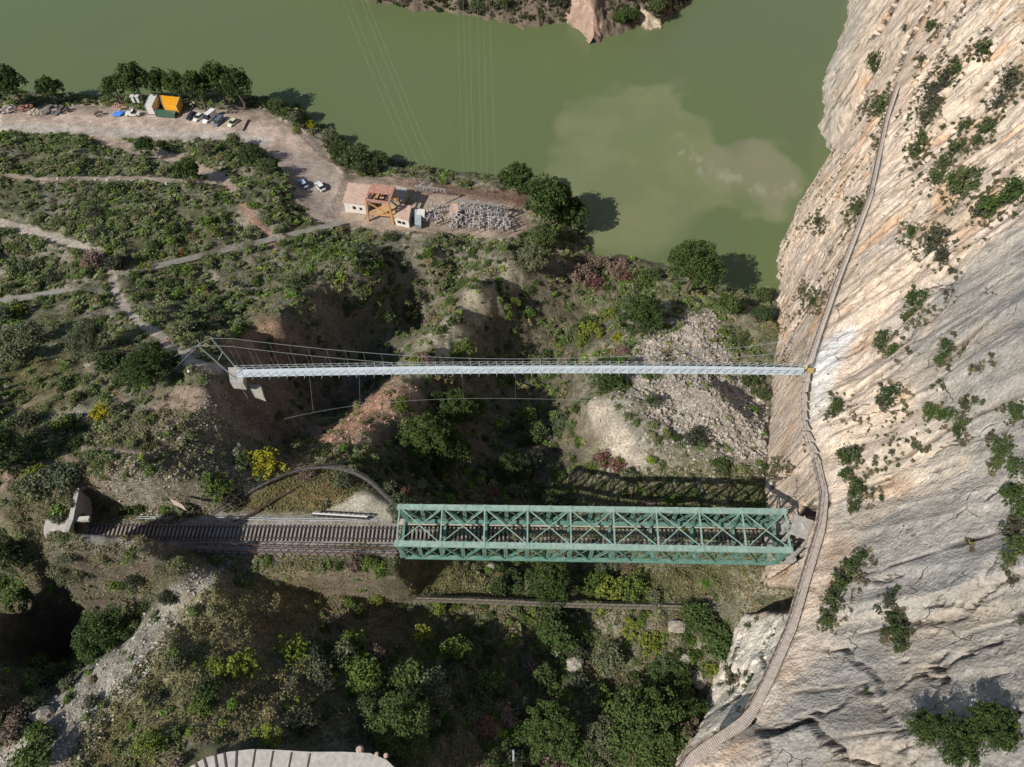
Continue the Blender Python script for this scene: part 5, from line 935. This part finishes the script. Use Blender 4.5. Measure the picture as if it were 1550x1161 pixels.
PR = [[.26,.26,.20,.12,.07,.05,.03,.01],[.2,.16,.12,.24,.1,.12,.04,.02],[.16,.12,.08,.28,.17,.08,.04,.07],[.2,.22,.26,.08,.08,.12,.04,0],[.22,.2,.16,.1,.12,.14,.05,.01]]
ci = np.array([RNG.choice(8, p=PR[z]) for z in zone]); ccol = pal[ci]*1.38*[1.05,1.10,.88]*RNG.uniform(.75, 1.3, (n, 1))
inview = (su > 0) & (su < 1550) & (sv > 0) & (sv < 1161); score = np.where(inview, rad/sd_, 0); order = np.argsort(-score); ind = order[:190]; rest = order[190:]
cm_ = ['olive','olive','dusty','oak','bright','brown','lime','oak']; cn = ['olive green','olive green','grey green','dark green','bright green','dry brown','lime green','dark green']
for i in ind:
    r = float(rad[i]); o = link('bush', vmesh('bush' if r < 1.5 else 'mid', int(i) % 5, cm_[ci[i]])); o.location = (float(sx[i]), float(sy[i]), float(szz[i])+.2*r); o.scale = (r, r, r*.85); o.rotation_euler[2] = float(i); tag(o, autolabel(float(su[i]), float(sv[i]), r, cn[ci[i]], 'bush', ''), 'shrub', 'bushes scattered over the slopes')
def merge(name, P3, R, cols, variants, mat, zs=.8, kind='stuff', sink=.15):
    Vs, Fs, Cs = [], [], []; b = 0; g = np.random.default_rng(5); which = g.integers(0, len(variants), len(P3)); ang = g.uniform(0, 6.28, len(P3))
    for k, (V, Fq) in enumerate(variants):
        idx = np.where(which == k)[0]; 
        if not len(idx): continue
        c, s = np.cos(ang[idx])[:, None], np.sin(ang[idx])[:, None]; r = R[idx][:, None]
        X_ = (V[None, :, 0]*c-V[None, :, 1]*s)*r+P3[idx, 0][:, None]; Y_ = (V[None, :, 0]*s+V[None, :, 1]*c)*r+P3[idx, 1][:, None]; Z_ = V[None, :, 2]*r*zs+P3[idx, 2][:, None]+sink*r
        Vs.append(np.stack([X_, Y_, Z_], -1).reshape(-1, 3)); Fs.append((Fq[None]+(np.arange(len(idx))*len(V))[:, None, None]+b).reshape(-1, Fq.shape[1])); b += len(idx)*len(V)
        Cs.append((np.repeat(cols[idx][:, None], len(V), 1)*np.repeat(g.uniform(.7, 1.3, (len(idx), len(V)//4)), 4, 1)[..., None] if len(V) % 4 == 0 else np.repeat(cols[idx][:, None], len(V), 1)).reshape(-1, 3))
    return tag(link(name, np_mesh(name, np.concatenate(Vs), np.concatenate(Fs), mat, np.concatenate(Cs))), kind=kind)
P3 = np.stack([sx, sy, szz], -1); print('scrub', n)
big_ = rest[rad[rest]/sd_[rest] > .0085]; sml = rest[rad[rest]/sd_[rest] <= .0085]; print(len(big_), len(sml))
o = merge('scrub', P3[big_], rad[big_], ccol[big_], bush_v, MT['scrub']); tag(o, 'dense low scrub covering the near slopes around the bridges', 'scrub')
o = merge('scrub', P3[sml], rad[sml]*1.05, ccol[sml], lite_v, MT['scrub']); tag(o, 'dense low scrub covering the far hillside and valley', 'scrub')
# grass and small herbs
NG = 230000; gx_ = RNG.uniform(-190, 72, NG); gy_ = RNG.uniform(-3, 225, NG); nr_ = np.arange(NG) > 110000; gx_[nr_] = RNG.uniform(-75, 60, nr_.sum()); gy_[nr_] = RNG.uniform(-3, 62, nr_.sum()); gz_ = base_h(gx_, gy_); gu, gv, gd = proj(np.stack([gx_, gy_, gz_], -1)); okg = (gz_ > .4) & (gu > -60) & (gu < 1240) & (gv < 1200) & (gv > 140)
for p in flat_polys[:1]: okg &= ~inpoly(gu, gv, p)
for p in ([(110,782),(300,765),(600,780),(610,840),(110,830)], [(280,1125),(600,1125),(615,1200),(280,1200)], [(883,597),(915,605),(950,645),(990,708),(930,690)], [(475,772),(520,758),(548,738),(595,758),(602,800),(560,790)], [(q[0]-8, q[1]) for q in RIM]): okg &= ~inpoly(gu, gv, p)
for pl, wd, c in PATHS: okg &= dline(gu, gv, pl) > wd
gx_, gy_, gd = gx_[okg], gy_[okg], gd[okg]; keep = RNG.random(len(gx_)) < np.clip(150/gd, .5, 1); gx_, gy_ = gx_[keep], gy_[keep]; gz_ = terr(gx_, gy_); gk_ = (fbm(gx_/6, gy_/6, 190., 3)*2.2+RNG.normal(0, 1.2, len(gx_))+2).clip(0, 4.99).astype(int); gc = np.array([(.10,.12,.05),(.15,.16,.075),(.19,.17,.08),(.24,.185,.09),(.22,.20,.14)])[gk_]
g_ = np.random.default_rng(77); N_ = 5200; a_ = g_.uniform(-75, 95, N_); b_ = g_.uniform(266, 330, N_); e_ = b_-np.interp(a_, sw[:, 0], sw[:, 1]); hz_ = np.where(e_ > 0, np.maximum(e_, 0)**.93, -1); hu_, hv_, _ = proj(np.stack([a_, b_, hz_], -1))
okh = (e_ > .6)&(e_ < 45)&~inpoly(hu_, hv_, [(860,-60),(892,-60),(922,30),(905,70),(878,58),(860,35)])&~inpoly(hu_, hv_, [(965,10),(985,18),(1005,40),(985,48),(968,35)])
a_, b_, hz_ = a_[okh], b_[okh], hz_[okh]; hc_ = np.array([(.05,.07,.03),(.09,.10,.055),(.14,.12,.09),(.04,.055,.025),(.11,.10,.07)])[g_.integers(0, 5, len(a_))]
tag(merge('headland_scrub', np.stack([a_, b_, hz_], -1), g_.uniform(.7, 2.0, len(a_)), hc_, lite_v, MT['scrub']), 'dark scrub covering the headland across the lake', 'scrub')
N_ = 30000; a_ = g_.uniform(2, 175, N_); b_ = g_.uniform(2, 112, N_); m_ = fbm(a_/4+b_/22, b_/11, 66.6, 3)+.5*fbm(a_/20, b_/20, 68.6, 2); X_ = wall(a_, b_, False); cu_, cv_, cd_ = proj(np.stack([X_, a_, b_], -1))
gr_ = softpoly(cu_, cv_, [(1560,330),(1490,390),(1400,440),(1350,560),(1420,620),(1440,740),(1290,780),(1250,1000),(1180,1060),(1000,1400),(1900,1400)], m_, m_, 30)
near_ = np.full(N_, 1e9)
for q in CS: near_ = np.minimum(near_, np.hypot(cu_-q[0], cv_-q[1])/(q[2]+4))
okc = ((m_ > .34+.33*gr_)&(g_.random(N_) < .5)) | ((near_ < 1.35)&(g_.random(N_) < .75)); okc &= ~((near_ > 1.35)&(gr_ > .6)&(g_.random(N_) < .6)); okc &= (np.abs(b_-np.interp(a_, yb, zb)-.5) > 1.8) & (cu_ > 1100) & (cu_ < 1620) & (cv_ > -60)
a_, b_, near_ = a_[okc], b_[okc], near_[okc]; X_ = wall(a_, b_); hc_ = np.array([(.06,.075,.035),(.11,.10,.065),(.16,.125,.085),(.09,.095,.055),(.19,.16,.10)])[g_.integers(0, 5, len(a_))]
tag(merge('cliff_scrub', np.stack([X_-.08, a_, b_], -1), g_.uniform(.16, .62, len(a_))*np.where(near_ < 1.9, 1.25, .85), hc_, lite_v, MT['scrub'], .9, sink=0), 'dull tufts and dry scrub growing in the cracks of the cliff', 'scrub'); print('cliff scrub', len(a_))
tuft = [leaves(1, 7, .30, 500+i, .8, .3, (.5, .9)) for i in range(4)]
tag(merge('grass', np.stack([gx_, gy_, gz_], -1), RNG.uniform(.16, .42, len(gx_)), gc, tuft, MT['scrub'], .8, sink=.05), 'dry grass and herbs between the bushes on the slopes', 'grass')
# stones
def stones(name, label, poly, N, r0, r1, col, seed):
    g = np.random.default_rng(seed); pu = np.array([p[0] for p in poly]); pv = np.array([p[1] for p in poly]); u = g.uniform(pu.min(), pu.max(), N); v = g.uniform(pv.min(), pv.max(), N); m = inpoly(u, v, poly); u, v = u[m], v[m]
    z = np.full(len(u), 20.)
    for _ in range(14): q = P(u, v, z); z = z*.5+.5*np.clip(base_h(q[:, 0], q[:, 1]), 0, 60)
    q = P(u, v, z); z = terr(q[:, 0], q[:, 1]); q[:, 2] = z
    cube = np.array([(-1,-1,-1),(1,-1,-1),(1,1,-1),(-1,1,-1),(-1,-1,1),(1,-1,1),(1,1,1),(-1,1,1)], float); fq = np.array([(3,2,1,0),(4,5,6,7),(0,1,5,4),(1,2,6,5),(2,3,7,6),(3,0,4,7)])
    vr = [(cube*g.uniform(.45, 1, (8, 3))*[1, .8, .6], fq) for _ in range(9)]; c = np.array(col)*g.uniform(.75, 1.2, (len(u), 1))*[1, 1, 1]
    o = merge(name, q, r0+(r1-r0)*g.random(len(u))**3, c, vr, stone_m, 1.0); tag(o, label, 'stones')
stones('scree', 'pale pinkish scree of loose blocks at the foot of the cliff', [(960,525),(1015,480),(1080,468),(1110,545),(1160,600),(1160,700),(1110,700),(1060,665),(990,640),(955,590)], 9000, .10, .5, (.42,.375,.34), 1)
stones('loose_rock', 'loose pale stones over the grey rock slope above the track', [(130,745),(190,690),(340,590),(400,600),(420,660),(330,750),(260,768)], 5000, .08, .3, (.33,.30,.27), 2)
stones('loose_rock', 'loose stones along the pale rock rim at lower left', [(-20,1161),(60,1070),(200,945),(285,858),(345,850),(270,960),(120,1161)], 5200, .07, .28, (.42,.40,.36), 3)
stones('loose_rock', 'reddish loose stones on the pink slope below the suspension footbridge', [(600,560),(640,600),(560,660),(430,722),(425,705),(560,590)], 1300, .1, .35, (.42,.27,.21), 4)
stones('loose_rock', 'grey stones around the stony mound below the scree', [(890,590),(1150,560),(1165,740),(940,730)], 3000, .08, .35, (.38,.36,.32), 6)
for u, v, r, lb in ((1112,658,1.0,'white boulder on the scree below the suspension footbridge'),(1150,670,1.1,'white boulder touching the cliff foot'),(870,1008,1.5,'broad pale boulder in the bushes at lower centre'),(1035,995,1.4,'pale pointed boulder left of the outcrop'),(1022,945,1.4,'grey white boulder below the low footbridge right end'),(848,990,1.0,'small pale boulder left of the broad one'),(1055,1025,1.6,'grey boulder in the shadow of the outcrop'),(925,712,.9,'pale block at the foot of the sandy scarp'),(124,738,.6,'reddish rock at the top of the tunnel portal'),(66,1085,1.5,'pale flat rock on the lower left rim'),(745,858,1.0,'pale rock just below the green bridge left half')):
    p = hit(u, v); g = np.random.default_rng(int(u)); bmv = []; me = bpy.data.meshes.new('boulder'); import bmesh; bm = bmesh.new(); bmesh.ops.create_icosphere(bm, subdivisions=3, radius=1)
    for w_ in bm.verts: c = np.array(w_.co); k = 1+.35*float(vn(*(c*1.3+u)))+.15*float(vn(*(c*3.1+v))); w_.co = Vector(c*k*r*np.array([1, .85, .65]))
    bm.to_mesh(me); bm.free(); a = me.color_attributes.new('Col', 'FLOAT_COLOR', 'POINT'); a.data.foreach_set('color', np.tile([.33,.31,.275,1] if u != 120 else [.4,.2,.15,1], len(me.vertices)).astype(np.float32)); me.materials.append(stone_m); o = link('boulder', me); o.location = [float(q) for q in p]; tag(o, lb, 'boulder')
